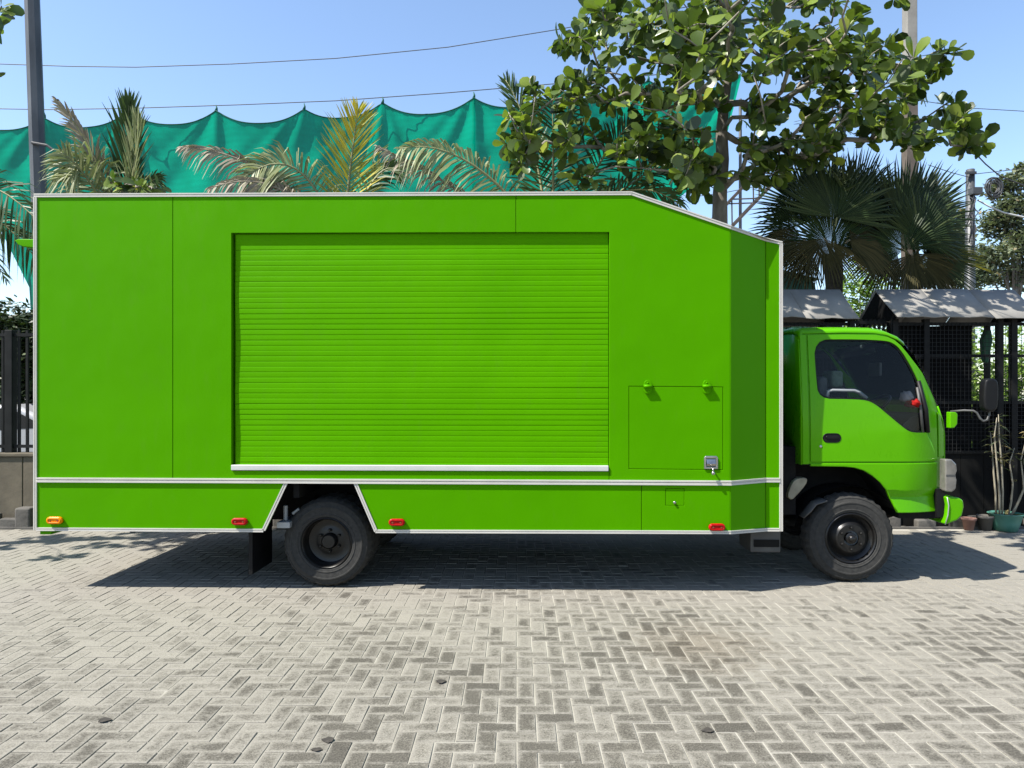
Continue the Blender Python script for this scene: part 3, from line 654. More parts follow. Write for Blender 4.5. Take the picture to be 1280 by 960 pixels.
# wheel housing, mudguard, washer bottle
wh = MB(); pts = [(uFW + math.cos(t) * .50, RW + math.sin(t) * .47) for t in [R(38 + 130 * k / 14) for k in range(15)]]
for v0_, v1_ in ((.48, .76),):
    n = len(pts); wh.add([(p[0], v0_, p[1]) for p in pts] + [(p[0], v1_, p[1]) for p in pts], [(i, i + 1, n + i + 1, n + i) for i in range(n - 1)])
wh.build('wheel_housing', 'black_plastic', truck, True, fix=False)
MB().box(uu(1000), uu(1118), .76, .78, .45, zz(584)).build('housing_wall', 'chassis', truck)
mg = MB(); q = [L(1004, 647, .40), L(1013, 639, .39), L(1020, 630, .38), L(1034, 625.5, .38)]
mg.add([p for p in q] + [p + Vector((.0, .25, .01)) for p in q], [(i, i + 1, 5 + i, 4 + i) for i in range(3)]); o = mg.build('mudguard', 'grey_plastic', truck, True, fix=False)
sd = o.modifiers.new('t', 'SOLIDIFY'); sd.thickness = .012
slab('washer_bottle', smoothloop(uz([(984, 621), (989, 625), (993, 623), (1008, 606), (1010, 598), (1003, 597), (994, 599), (988, 608)], .45), 1), [], .45, .12, 'cream_plastic', truck, .02, 3)
MB().box(uE + .02, uu(1002), .5, 1.7, .6, zz(560)).build('engine_cover', 'chassis', truck)

# ------------------------------------------------------------------ vegetation materials
leafmat('almond_leaf', [(0.0, (0.030, 0.052, 0.014)), (0.40, (0.085, 0.135, 0.024)), (0.72, (0.21, 0.29, 0.035)), (1.0, (0.38, 0.42, 0.06))], 0.36, 0.36, 0.5)
leafmat('palm_green', [(0.0, (0.030, 0.060, 0.020)), (1.0, (0.075, 0.12, 0.035))], 0.45, 0.2, 0.2)
leafmat('palm_pale', [(0.0, (0.16, 0.20, 0.08)), (1.0, (0.34, 0.36, 0.18))], 0.45, 0.25, 0.2)
leafmat('palm_yellow', [(0.0, (0.20, 0.24, 0.05)), (0.5, (0.42, 0.38, 0.05)), (1.0, (0.60, 0.47, 0.04))], 0.5, 0.3, 0.2)
leafmat('palm_dry', [(0.0, (0.16, 0.13, 0.09)), (1.0, (0.40, 0.34, 0.24))], 0.7, 0.15)
leafmat('fan_green', [(0.0, (0.014, 0.032, 0.012)), (0.7, (0.036, 0.060, 0.020)), (1.0, (0.075, 0.10, 0.035))], 0.5, 0.12, 0.2)
leafmat('fan_brown', [(0.0, (0.035, 0.035, 0.016)), (1.0, (0.10, 0.085, 0.035))], 0.7, 0.15, 0.1)
leafmat('far_leaf', [(0.0, (0.085, 0.115, 0.07)), (0.9, (0.21, 0.235, 0.14)), (1.0, (0.30, 0.24, 0.14))], 0.7, 0.3, 0.2)
leafmat('hedge_leaf', [(0.0, (0.016, 0.030, 0.010)), (1.0, (0.055, 0.085, 0.022))], 0.55, 0.2)
leafmat('lime_leaf', [(0.0, (0.14, 0.26, 0.04)), (1.0, (0.32, 0.42, 0.10))], 0.55, 0.35)
pmat('bark', (0.14, 0.12, 0.095), 0.9, 0, (0.26, 0.235, 0.20), 12, 6, bmp=(30, .5, .01), stretch=(1, 1, .4))
pmat('twig', (0.20, 0.175, 0.14), 0.85, 0, (0.36, 0.33, 0.28), 10, 5)
pmat('palm_bark', (0.035, 0.030, 0.024), 0.95, 0, (0.085, 0.072, 0.055), 8, 6, bmp=(18, .8, .03), stretch=(.6, .6, 3))
pmat('rachis', (0.30, 0.30, 0.13), 0.6, 0, (0.20, 0.20, 0.08), 6)
pmat('rachis_dry', (0.34, 0.29, 0.20), 0.7, 0, (0.22, 0.18, 0.12), 6)

# ------------------------------------------------------------------ broad-leaved trees: rosettes of big leaves on a grown skeleton
def leaf_local(var):                               # one obovate leaf along +X, unit length
    ts = [0, .22, .55, .82, 1.0]; ws = [.03, .15, .31, .32, .12]; bend = [.10, .16, .05][var]; fold = [.10, .16, .22][var]
    vs = []; fs = []
    for t, w_ in zip(ts, ws):
        z = -bend * t * t; vs += [(t, -w_, z + fold * w_), (t, 0, z), (t, w_, z + fold * w_)]
    for i in range(4):
        for k in range(2): fs.append((i * 3 + k, i * 3 + k + 1, i * 3 + 4 + k, i * 3 + 3 + k))
    return vs, fs
LEAF = [leaf_local(i) for i in range(3)]
def leafmesh(i, mname):
    me = bpy.data.meshes.new('leaf'); me.from_pydata(LEAF[i][0], [], LEAF[i][1]); me.materials.append(MATS[mname])
    for p in me.polygons: p.use_smooth = True
    return me
def rosette(c, axis, n, ll, rnd):
    axis = axis.normalized(); x = axis.orthogonal().normalized(); y = axis.cross(x); res = []; ph = rnd.random() * 6.28
    for k in range(n):
        a = ph + k * 2.4 + rnd.gauss(0, .2); tilt = R(rnd.uniform(25, 120)); d = (x * math.cos(a) + y * math.sin(a)) * math.sin(tilt) + axis * math.cos(tilt)
        d = (d + Vector((0, 0, -.10))).normalized()
        nrm = (axis - d * axis.dot(d)); nrm = nrm.normalized() if nrm.length > .05 else Vector((0, 0, 1)); nrm = (nrm + Vector((0, 0, .35))).normalized(); nrm = (nrm - d * nrm.dot(d)).normalized()
        nrm = (Matrix.Rotation(rnd.gauss(0, .6), 3, d) @ nrm)
        s = nrm.cross(d); L_ = ll * rnd.choice((rnd.uniform(.4, .8), rnd.uniform(.75, 1.2)))
        M = Matrix((( d.x, s.x, nrm.x, 0), (d.y, s.y, nrm.y, 0), (d.z, s.z, nrm.z, 0), (0, 0, 0, 1)))
        base = c - axis * rnd.uniform(0, .10) + d * .02
        res.append((base, M, L_, rnd.randrange(3), min(1, max(0, rnd.gauss(.42, .25)))))
    return res
def leafy_tree(name, label, cat, trunk, trad, clusters, ll, mname, singles, seed, nl=(7, 12), group=None, branch_min=.022, start=.45):
    rnd = random.Random(seed); root = empty(name, trunk[0]); tag(root, label, cat, group); org = Vector(trunk[0])
    nodes = []; par = []; path = []
    for i, p in enumerate(trunk): nodes.append(Vector(p)); par.append(i - 1)
    nt0 = len(trunk); first = int(nt0 * start); bases = list(range(max(1, first), nt0)); plen = [0.0] * nt0
    cl = sorted(clusters, key=lambda c: min((c - nodes[i]).length for i in bases)); tips = []
    cand = list(bases)
    for c in cl:
        best = None; bd = 1e9
        for i in cand:
            d = (c - nodes[i]).length + .30 * plen[i]
            if nodes[i].z > c.z + .15: d += (nodes[i].z - c.z) * 1.4
            if d < bd: bd = d; best = i
        a = nodes[best]; seg = c - a; L_ = seg.length; prev = best; ns = max(2, min(5, int(L_ / .3)))
        j1 = Vector((rnd.gauss(0, 1), rnd.gauss(0, 1), rnd.gauss(.2, .8))) * .10 * L_
        pth = [best]
        for k in range(1, ns + 1):
            t = k / ns; p = a + seg * t + j1 * math.sin(math.pi * t) + Vector((rnd.gauss(0, 1), rnd.gauss(0, 1), rnd.gauss(0, 1))) * (.02 * (k < ns))
            nodes.append(p); par.append(prev); plen.append(plen[best] + L_ * t); prev = len(nodes) - 1; pth.append(prev); cand.append(prev)
        path.append(pth); tips.append(prev)
    wgt = [0] * len(nodes)
    for t in tips: wgt[t] += 1
    for i in range(len(nodes) - 1, 0, -1):
        if par[i] >= 0: wgt[par[i]] += wgt[i]
    rad = lambda i: .0065 * max(1, wgt[i]) ** .46
    tr = MB().tube([Vector(p) - org for p in trunk], trad, 12); tro = tr.build('trunk', 'bark', root, True)
    tw = MB()
    for pth in path:
        rs = [rad(i) for i in pth]; rs[0] = min(rs[0], rs[1] * 1.15)
        pts = [nodes[i] - org for i in pth]
        if rs[1] > branch_min: MB().tube(pts, rs, 8).build('branch', 'twig', tro, True)
        else: tw.tube(pts, rs, 5)
    if tw.v: tag(tw.build('twigs', 'twig', root, True), kind='stuff')
    leaves = []
    for t in tips:
        ax = (nodes[t] - nodes[par[t]]).normalized() * .7 + Vector((0, 0, .45)) + Vector((rnd.gauss(0, .3), rnd.gauss(0, .3), rnd.gauss(0, .2)))
        leaves += rosette(nodes[t], ax, rnd.randint(*nl), ll, rnd)
    def key(l_):
        q = proj(l_[0]); return (0 if (0 < q[0] < 1280 and 0 < q[1] < 300) else 1, l_[0].y)
    leaves.sort(key=key)
    crown = MB()
    cm = None
    for b_, M, L_, vr, rn in leaves[singles:]:
        MM = Matrix.Translation(b_ - org) @ M @ Matrix.Scale(L_, 4); crown.add([MM @ Vector(v) for v in LEAF[vr][0]], LEAF[vr][1], rn)
    cr = crown.build('crown', mname, root, True, fix=False); cr['kind'] = 'stuff'
    if singles:
        lm_ = [leafmesh(i, mname) for i in range(3)]
        for b_, M, L_, vr, rn in leaves[:singles]:
            o = bpy.data.objects.new('leaf', lm_[vr]); C.objects.link(o); o.parent = cr
            o.matrix_local = Matrix.Translation(b_ - org) @ M @ Matrix.Scale(L_, 4); o['rnd'] = rn
    return root
rq = random.Random(5)
def blobs(bl):
    out_ = []
    for (px, py, rx, ry, n, Y, dy) in bl:
        for _ in range(n):
            a = rq.random() * 6.283; r_ = math.sqrt(rq.random()); out_.append(P(px + rx * r_ * math.cos(a), py + ry * r_ * math.sin(a), Y + rq.gauss(0, dy)))
    return out_
big = blobs([(830, 165, 50, 28, 16, 9.1, .4), (868, 218, 28, 24, 10, 9.3, .3), (958, 205, 30, 24, 8, 9.9, .3), (1012, 168, 40, 22, 10, 9.5, .4), (720, 172, 28, 18, 7, 8.9, .2), (1192, 142, 20, 16, 5, 9.1, .2), (1138, 140, 22, 30, 8, 9.4, .3), (652, 165, 26, 40, 12, 8.8, .25), (690, 125, 38, 22, 11, 8.9, .3), (705, 48, 12, 14, 3, 9.0, .1), (640, 195, 14, 14, 3, 8.7, .2), (760, 40, 52, 45, 27, 9.1, .6),
             (760, 110, 60, 26, 17, 9.0, .5), (850, 30, 70, 45, 42, 9.2, .8), (850, 110, 60, 40, 25, 9.0, .6), (930, 55, 65, 55, 42, 9.1, .9), (1010, 45, 65, 55, 42, 9.2, .9), (1000, 130, 60, 32, 19, 9.3, .6),
             (1085, 85, 60, 42, 36, 9.1, .6), (1090, 150, 50, 26, 16, 9.2, .5), (1150, 100, 26, 34, 10, 9.2, .4), (1188, 65, 12, 10, 3, 9.2, .1), (1150, 165, 45, 18, 9, 9.2, .3), (1200, 140, 10, 10, 2, 9.2, .1), (1215, 172, 15, 16, 6, 9.1, .2),
             (860, 205, 32, 28, 12, 9.1, .5), (800, 190, 40, 22, 12, 9.0, .4), (730, 225, 14, 8, 3, 8.9, .2), (940, 130, 14, 20, 6, 9.3, .3), (950, 205, 26, 30, 11, 9.6, .4), (1010, 190, 34, 16, 9, 9.6, .4),
             (870, -70, 110, 60, 18, 8.4, .9), (1010, -70, 110, 60, 18, 8.6, .9), (760, -50, 60, 40, 6, 8.8, .6), (1100, -40, 50, 40, 6, 9.0, .6),
             (900, -120, 120, 50, 15, 6.5, .35), (1060, -90, 90, 50, 7, 6.9, .35)])
tY = 9.65
tr_pts = [(PX(899, tY), tY, -.02), (PX(900, tY), tY + .02, 1.2), (PX(897, tY), tY, 2.6), tuple(P(899, 285, tY)), tuple(P(900, 240, tY)), tuple(P(903, 200, tY)), tuple(P(902, 165, tY - .03)), tuple(P(905, 130, tY - .06)), tuple(P(912, 85, tY - .1)), tuple(P(922, 30, tY - .1)), tuple(P(928, -40, tY - .1))]
leafy_tree('broadleaf_tree', 'large rounded-leaf tree spreading over the cab and front of the green truck', 'tree', tr_pts,
           [.145, .125, .115, .10, .095, .088, .078, .066, .052, .036, .022], big, .205, 'almond_leaf', 300, 3, nl=(6, 13))
lb = [Vector((-7.4 + rq.gauss(0, .75), 6.75 + rq.gauss(0, .45), 5.5 + rq.gauss(0, .5))) for _ in range(52)] + [P(-14, 22, 7.1), P(2, 8, 7.0), P(-6, 30, 7.2), P(-16, 95, 7.1), P(-25, 60, 7.1)]
leafy_tree('broadleaf_tree', 'overhanging rounded-leaf tree beside the light pole, only its leaf tips showing', 'tree',
           [(-8.9, 6.9, -.02), (-8.85, 6.85, 1.5), (-8.7, 6.8, 3.0), (-8.4, 6.8, 4.2), (-8.0, 6.75, 5.0), (-7.6, 6.75, 5.6)], [.15, .13, .12, .10, .07, .04], lb, .205, 'almond_leaf', 0, 8)
sh = blobs([(140, 230, 10, 7, 4, 8.35, .06), (165, 232, 16, 5, 6, 8.32, .06), (192, 233, 10, 5, 4, 8.35, .06)])
leafy_tree('young_tree', 'small leafy sapling peeping over the rear roof edge of the truck', 'tree',
           [(PX(165, 8.6), 8.62, -.02), (PX(164, 8.6), 8.6, 1.2), (PX(166, 8.6), 8.6, 2.6), tuple(P(164, 250, 8.58))], [.035, .03, .025, .014], sh, .15, 'almond_leaf', 0, 9, nl=(4, 7))

# ------------------------------------------------------------------ coconut palms
def frond(base, ctrl, tip, mname, parent, n=46, ll=.6, wd=.015, ang=(38, 68), droop=.25, facing=(0, -1, .25), org=Vector(), seed=0, asym=1.0, rach='rachis', t0=.16):
    rnd = random.Random(seed); mb = MB(); base, ctrl, tip = Vector(base), Vector(ctrl), Vector(tip); fc = Vector(facing).normalized()
    B = lambda t: base * (1 - t) ** 2 + ctrl * 2 * t * (1 - t) + tip * t * t
    D = lambda t: ((ctrl - base) * (1 - t) + (tip - ctrl) * t).normalized()
    for k in range(n):
        t = t0 + (1 - t0) * (k + .5) / n
        for sg in (-1, 1):
            tt = min(1, t + rnd.gauss(0, .006)); p = B(tt); d = D(tt); s = d.cross(fc).normalized() * sg; nn = s.cross(d).normalized()
            a = R(ang[0] + (ang[1] - ang[0]) * tt + rnd.gauss(0, 5)); l_ = ll * (math.sin(math.pi * min(.97, .18 + .78 * tt)) ** .65) * rnd.uniform(.85, 1.1) * (asym if sg > 0 else 1)
            if rnd.random() < .05: l_ *= rnd.uniform(.3, .6)
            dr = (s * math.cos(a) + d * math.sin(a) + nn * rnd.gauss(.08, .10) * sg).normalized()
            g_ = Vector((0, 0, -1)) * droop * rnd.uniform(.6, 1.5)
            pts = [p, p + dr * l_ * .35 + g_ * l_ * .08, p + dr * l_ * .7 + g_ * l_ * .36, p + dr * l_ + g_ * l_ * .95]
            wv = dr.cross(fc + Vector((rnd.gauss(0, .5), rnd.gauss(0, .3), rnd.gauss(0, .5)))).normalized(); ws = [wd * .5, wd, wd * .75, wd * .08]
            vs = []
            for q, w_ in zip(pts, ws): vs += [q - org - wv * w_, q - org + wv * w_]
            mb.add(vs, [(0, 1, 3, 2), (2, 3, 5, 4), (4, 5, 7, 6)], min(1, max(0, .25 + .55 * tt * (.6 if sg > 0 else 1) + rnd.gauss(0, .18))))
    o = mb.build('frond', mname, parent, fix=False)
    MB().tube([B(k / 12) - org for k in range(13)], [.026 - .021 * k / 12 for k in range(13)], 6).build('rachis', rach, o, True)
    return o
def coconut(label, bx, by, cz, fl, lean=0.0, group='coconut palms behind the truck'):
    root = empty('coconut_palm', (bx, by, 0)); tag(root, label, 'palm tree', group); org = Vector((bx, by, 0))
    n = 14; pts = [(lean * (k / n) ** 2, 0, -.02 + (cz + .02) * k / n) for k in range(n + 1)]
    MB().tube(pts, [.15 + .02 * math.sin(k * 2.1) - .05 * k / n for k in range(n + 1)], 12).build('trunk', 'palm_bark', root, True)
    for i, f_ in enumerate(fl):
        a, b_, c_, mm, kw_ = f_; kw_ = dict(kw_); kw_.setdefault('seed', i + int(bx * 10)); frond(a, b_, c_, mm, root, org=org, **kw_)
    return root
def extra(px, py, Y, n, mm, sd, zr=(.0, .6)):                   # further fronds leaning away, for the crown's volume
    r_ = random.Random(sd); c_ = P(px, py, Y); out_ = []
    for k in range(n):
        a = R(30 + 120 * (k + .5) / n + r_.gauss(0, 8)); d = Vector((math.cos(a), math.sin(a), 0)); z = r_.uniform(*zr)
        out_.append((c_, c_ + d * .8 + Vector((0, 0, .55 + z * .4)), c_ + d * 1.7 + Vector((0, 0, z - .5)), mm, dict(ll=.45, n=34, facing=(0, -.2, 1))))
    return out_
Y1 = 9.75
coconut('small coconut palm with one upright spear frond by the light pole', PX(148, Y1), Y1, PZ(290, Y1), [
    (P(152, 285, Y1), P(160, 190, Y1 - .1), P(161, 128, Y1 - .2), 'palm_green', dict(ang=(60, 78), ll=.62, n=44, droop=.0, facing=(.25, -1, .1))),
    (P(156, 285, Y1), P(172, 200, Y1 - .3), P(172, 150, Y1 - .4), 'palm_pale', dict(ang=(56, 78), ll=.55, n=40, droop=.02, facing=(-.5, -1, .1))),
    (P(148, 285, Y1), P(128, 190, Y1 - .2), P(70, 124, Y1 - .3), 'palm_dry', dict(ang=(58, 80), ll=.42, n=46, droop=.25)),
    (P(150, 285, Y1), P(118, 150, Y1 - .3), P(80, 225, Y1 - .5), 'palm_pale', dict(ang=(30, 50), ll=.62, n=46, droop=.7)),
    (P(146, 290, Y1), P(110, 210, Y1 - .5), P(76, 190, Y1 - .6), 'palm_pale', dict(ang=(30, 55), ll=.5, n=40, droop=.35)),
    (P(156, 290, Y1), P(182, 215, Y1 - .2), P(200, 225, Y1 - .2), 'palm_green', dict(ang=(40, 60), ll=.32, n=30, droop=.4)),
] + extra(150, 292, Y1, 4, 'palm_green', 1))
Y2 = 9.7
coconut('coconut palm with a yellow-tipped upright frond and dead fronds', PX(425, Y2), Y2, PZ(300, Y2), [
    (P(430, 296, Y2), P(436, 210, Y2 - .2), P(448, 138, Y2 - .3), 'palm_yellow', dict(ang=(34, 66), ll=.66, n=56, droop=.05, facing=(.1, -1, .2), wd=.012)),
    (P(420, 296, Y2), P(378, 160, Y2 - .3), P(300, 226, Y2 - .5), 'palm_pale', dict(ang=(20, 50), ll=.60, n=54, droop=.55)),
    (P(418, 298, Y2), P(330, 185, Y2 - .4), P(226, 184, Y2 - .6), 'palm_dry', dict(ang=(40, 65), ll=.36, n=60, droop=.8, rach='rachis_dry')),
    (P(418, 300, Y2), P(350, 200, Y2 - .5), P(262, 236, Y2 - .7), 'palm_dry', dict(ang=(40, 60), ll=.34, n=50, droop=.9, rach='rachis_dry')),
    (P(436, 298, Y2), P(470, 190, Y2 + .2), P(500, 215, Y2 + .1), 'palm_green', dict(ang=(34, 60), ll=.45, n=40, droop=.4)),
] + extra(428, 300, Y2, 4, 'palm_green', 2))
Y3 = 9.5
coconut('coconut palm with dark fronds half hidden by the large tree', PX(690, Y3), Y3, PZ(310, Y3), [
    (P(690, 305, Y3), P(693, 190, Y3 - .1), P(690, 118, Y3 - .2), 'palm_green', dict(ang=(12, 46), ll=.70, n=50, droop=.10, wd=.013)),
    (P(684, 305, Y3), P(676, 170, Y3 + .2), P(632, 100, Y3 + .2), 'palm_green', dict(ang=(40, 70), ll=.50, n=46, droop=.0)),
    (P(684, 306, Y3), P(588, 165, Y3 - .3), P(500, 186, Y3 - .6), 'palm_pale', dict(ang=(18, 50), ll=.52, n=62, droop=.60, asym=.8)),
    (P(680, 308, Y3), P(560, 225, Y3 - .4), P(470, 182, Y3 - .6), 'palm_dry', dict(ang=(34, 66), ll=.30, n=60, droop=1.1, rach='rachis_dry')),
    (P(696, 305, Y3), P(760, 170, Y3 - .1), P(796, 150, Y3 - .1), 'palm_green', dict(ang=(24, 60), ll=.5, n=46, droop=.3)),
    (P(698, 306, Y3), P(780, 200, Y3 - .2), P(850, 256, Y3 - .4), 'palm_green', dict(ang=(30, 60), ll=.5, n=46, droop=.5)),
    (P(698, 306, Y3), P(790, 220, Y3 + .2), P(840, 200, Y3 + .3), 'palm_green', dict(ang=(30, 60), ll=.45, n=40, droop=.4)),
] + extra(690, 308, Y3, 4, 'palm_green', 3))
Y4 = 9.6
coconut('coconut palm arching a dark drooping frond past the truck tail', PX(-95, Y4), Y4, PZ(290, Y4), [
    (P(-92, 286, Y4), P(-40, 175, Y4), P(56, 286, Y4 - .1), 'palm_green', dict(ang=(20, 50), ll=.66, n=52, droop=.75, wd=.013)),
    (P(-92, 286, Y4), P(-30, 220, Y4 + .2), P(50, 330, Y4 + .3), 'palm_green', dict(ang=(20, 50), ll=.5, n=44, droop=.7)),
    (P(-96, 286, Y4), P(-110, 190, Y4), P(-150, 120, Y4), 'palm_green', dict(ang=(30, 60), ll=.6, n=44, droop=.2)),
    (P(-98, 286, Y4), P(-170, 190, Y4), P(-250, 260, Y4), 'palm_green', dict(ang=(30, 60), ll=.6, n=44, droop=.5)),
] + extra(-95, 288, Y4, 3, 'palm_green', 4))

# ------------------------------------------------------------------ fan palms
def fan(hast, phi, rad, spread, mname, parent, org, root_pt, seed, yaw=0.0, pitch=0.0, droop=.12, n=44):
    rnd = random.Random(seed); h = Vector(hast); mb = MB(); ph = R(phi)
    e1 = Vector((math.cos(ph), 0, math.sin(ph))); nz = Vector((0, -1, 0)); e2 = nz.cross(e1)
    Mr = Matrix.Rotation(R(yaw), 3, 'Z') @ Matrix.Rotation(R(pitch), 3, 'X'); e1 = Mr @ e1; e2 = Mr @ e2; nz = Mr @ nz
    da = R(spread) / n
    for k in range(n):
        a = -R(spread) / 2 + da * (k + .5); rr = rad * (.72 + .28 * math.cos(a * .75)) * rnd.uniform(.92, 1.06)
        def pt(r_, aa, up): return h + (e1 * math.cos(aa) + e2 * math.sin(aa)) * r_ + nz * (up + .10 * r_ * r_) + Vector((0, 0, -droop * (r_ / rad) ** 3 * rad)) - org
        j = rr * rnd.uniform(.50, .60); a1, a2 = a - da * .5, a + da * .5; up = .018 * (r_ if False else 1)
        vs = [pt(.02, a, 0), pt(j, a1, 0), pt(j, a, .016), pt(j, a2, 0)]
        tipd = rnd.gauss(0, .02); m_ = rr * .8
        vs += [pt(m_, a + tipd - da * .26, -.004), pt(m_, a + tipd, .006), pt(m_, a + tipd + da * .26, -.004), pt(rr, a + tipd * 2, -.03 * rnd.random())]
        mb.add(vs, [(0, 1, 2), (0, 2, 3), (1, 4, 5, 2), (2, 5, 6, 3), (4, 7, 5), (5, 7, 6)], min(1, max(0, rnd.gauss(.45, .25))))
    o = mb.build('frond', mname, parent, fix=False)
    rp = Vector(root_pt); midp = (rp + h) / 2 + Vector((0, 0, .05))
    MB().tube([rp - org, midp - org, h - org], [.022, .017, .012], 6).build('petiole', 'rachis' if mname == 'fan_green' else 'rachis_dry', o, True)
def fanpalm(label, px, Y, ctop, fl, seed):
    bx = PX(px, Y); org = Vector((bx, Y, 0)); root = empty('fan_palm', org); tag(root, label, 'palm tree', 'fan palms behind the sheds')
    zt = PZ(ctop, Y); n = 16
    MB().tube([(.02 * math.sin(k), 0, -.02 + (zt + .02) * k / n) for k in range(n + 1)], [(.14 if k < n - 3 else .12) + .014 * (k % 2) for k in range(n + 1)], 12).build('trunk', 'palm_bark', root, True)
    for i, (hx, hy, dY, phi, rp, spread, mm, yaw, pitch, droop) in enumerate(fl):
        hp = P(hx, hy, Y + dY); fan(hp, phi, rp * Y / F, spread, mm, root, org, (bx + random.gauss(0, .04), Y + random.gauss(0, .04), zt - random.uniform(-.02, .18)), seed + i, yaw, pitch, droop)
fg, fb = 'fan_green', 'fan_brown'
fanpalm('fan palm with full dark upright fan between the two shed roofs', 1041, 10.4, 318, [
    (1046, 272, -.5, 82, 92, 190, fg, 8, -12, .05), (1012, 262, -.2, 112, 78, 180, fg, -25, 0, .06), (1000, 285, -.3, 165, 62, 190, fg, -30, -10, .15),
    (1070, 262, -.2, 60, 82, 170, fg, 25, 8, .06), (1005, 300, -.4, 200, 58, 170, fb, -20, -30, .3), (1062, 300, -.5, -20, 62, 170, fb, 20, -30, .3), (1030, 298, -.6, -100, 60, 150, fb, 0, -20, .2),
    (1040, 270, .5, 95, 85, 200, fg, 0, 25, .05), (1085, 300, .1, 5, 60, 160, fg, 40, 0, .25), (1038, 305, -.35, 92, 66, 230, fg, 0, 5, .05), (1062, 292, .2, 40, 66, 180, fg, 10, 10, .1), (1012, 312, .2, 230, 55, 140, fb, 0, 10, .3)], 40)
fanpalm('fan palm with wide fans pointing towards the utility pole', 1142, 10.8, 322, [
    (1130, 285, -.5, 50, 98, 150, fg, 15, -8, .05), (1145, 292, -.3, 28, 92, 150, fg, 25, 0, .08), (1125, 280, -.1, 95, 78, 170, fg, -10, 0, .05), (1150, 312, -.3, -4, 85, 110, fg, 10, -25, .10),
    (1152, 318, -.2, 2, 82, 50, 'palm_yellow', 10, -40, .06), (1120, 310, -.5, 200, 62, 160, fb, -20, -10, .3), (1140, 318, -.6, -80, 62, 170, fb, 0, -15, .2), (1160, 318, -.5, -40, 58, 150, fb, 20, -10, .3),
    (1140, 280, .5, 70, 85, 200, fg, 0, 25, .05), (1115, 296, .1, 150, 62, 160, fg, -30, 5, .2), (1130, 312, -.65, 110, 62, 220, fg, 0, -5, .1), (1148, 300, -.6, 60, 70, 200, fg, 10, 0, .1)], 70)

# ------------------------------------------------------------------ far trees, hedges
def cloud_tree(name, label, cat, base, h, bl, nleaf, size, mname, seed, trunkr=.14, group=None, flat=.5, stem=True, jit=1.6):
    rnd = random.Random(seed); org = Vector(base); root = empty(name, org); tag(root, label, cat, group)
    if stem:
        cpt = [Vector((0, 0, -.03)), Vector((rnd.gauss(0, .1), 0, h * .4)), Vector((rnd.gauss(0, .15), 0, h * .75))]
        t = MB().tube(cpt, [trunkr, trunkr * .8, trunkr * .5], 8).build('trunk', 'bark', root, True)
        for b_ in bl: MB().tube([cpt[1].lerp(cpt[2], rnd.random()), Vector(b_[:3]) * .6 + cpt[2] * .4 + Vector((0, 0, .0)), Vector(b_[:3])], [trunkr * .35, trunkr * .2, trunkr * .06], 5).build('branch', 'bark', t, True)
    mb = MB(); tot = sum(b_[3] * b_[4] for b_ in bl)
    for (x, y, z, rx, rz) in bl:
        for _ in range(int(nleaf * rx * rz / tot)):
            d = Vector((rnd.gauss(0, 1), rnd.gauss(0, 1), rnd.gauss(0, 1))).normalized() * rnd.random() ** .4
            c_ = Vector((x + d.x * rx, y + d.y * rx * .9, z + d.z * rz)) + Vector((rnd.gauss(0, .1), rnd.gauss(0, .1), rnd.gauss(0, .1))) * rx * jit
            a = Vector((rnd.gauss(0, 1), rnd.gauss(0, 1), rnd.gauss(0, 1) * flat)).normalized(); b2 = a.cross(Vector((rnd.gauss(0, .6), rnd.gauss(0, .6), 1))).normalized(); s = size * rnd.uniform(.6, 1.4)
            mb.add([c_ - a * s, c_ + b2 * s * .45, c_ + a * s, c_ - b2 * s * .45], [(0, 1, 2, 3)], min(1, max(0, rnd.gauss(.45, .28))))
    o = mb.build('crown', mname, root, fix=False); o['kind'] = 'stuff'; return root
def cl(Y, lst, bx): return [(PX(px, Y + dy) - bx, dy, PZ(py, Y + dy), r_ * Y / F, r2 * Y / F) for px, py, r_, r2, dy in lst]
Yt = 24.0
bx = PX(1262, Yt)
cloud_tree('feathery_tree', 'tall feathery grey-green tree behind the utility pole', 'tree', (bx, Yt, 0), 7, cl(Yt, [(1262, 262, 18, 20, 0), (1245, 280, 22, 18, .5), (1280, 300, 25, 20, 0), (1240, 320, 30, 16, 0), (1275, 345, 28, 16, .4), (1225, 345, 24, 14, 0), (1266, 228, 20, 12, 0), (1278, 212, 10, 8, 0), (1248, 238, 16, 12, .3), (1300, 250, 22, 30, 0), (1290, 300, 26, 26, 0)], bx), 14000, .085, 'far_leaf', 21)
bx = PX(1192, Yt + 2)
cloud_tree('feathery_tree', 'lower feathery tree between the fan palms and utility pole', 'tree', (bx, Yt + 2, 0), 5, cl(Yt + 2, [(1195, 300, 18, 20, 0), (1182, 320, 22, 18, 0), (1200, 345, 26, 15, 0), (1165, 345, 20, 12, 0), (1205, 270, 9, 9, 0)], bx), 8000, .09, 'far_leaf', 22)
Yl = 15.0
for (px, py, r1, r2, lab, sd, mm) in ((1075, 352, 34, 30, 'sunlit pale shrub behind the gap between the sheds', 31, 'lime_leaf'), (1108, 375, 40, 42, 'sunlit pale shrub behind the gabled shed', 32, 'lime_leaf'),
                                      (1238, 455, 46, 52, 'lime green bush behind the wire cage opening', 33, 'lime_leaf'), (1300, 440, 46, 60, 'lime green bush beyond the thick cage post', 34, 'lime_leaf'), (1020, 400, 50, 30, 'lime green bush behind the shed next to the box', 35, 'lime_leaf')):
    bx = PX(px, Yl); zc = PZ(py, Yl); rr = r1 * Yl / F
    cloud_tree('garden_shrub', lab, 'shrub', (bx, Yl, 0), zc, [(0, 0, zc, rr, r2 * Yl / F), (-rr * .4, .2, zc * .65, rr * .9, zc * .4), (rr * .4, .1, zc * .6, rr * .9, zc * .45), (0, 0, zc * .3, rr * .9, zc * .3)], 4200, .06, mm, sd, .05, 'shrubs behind the sheds', jit=.7)
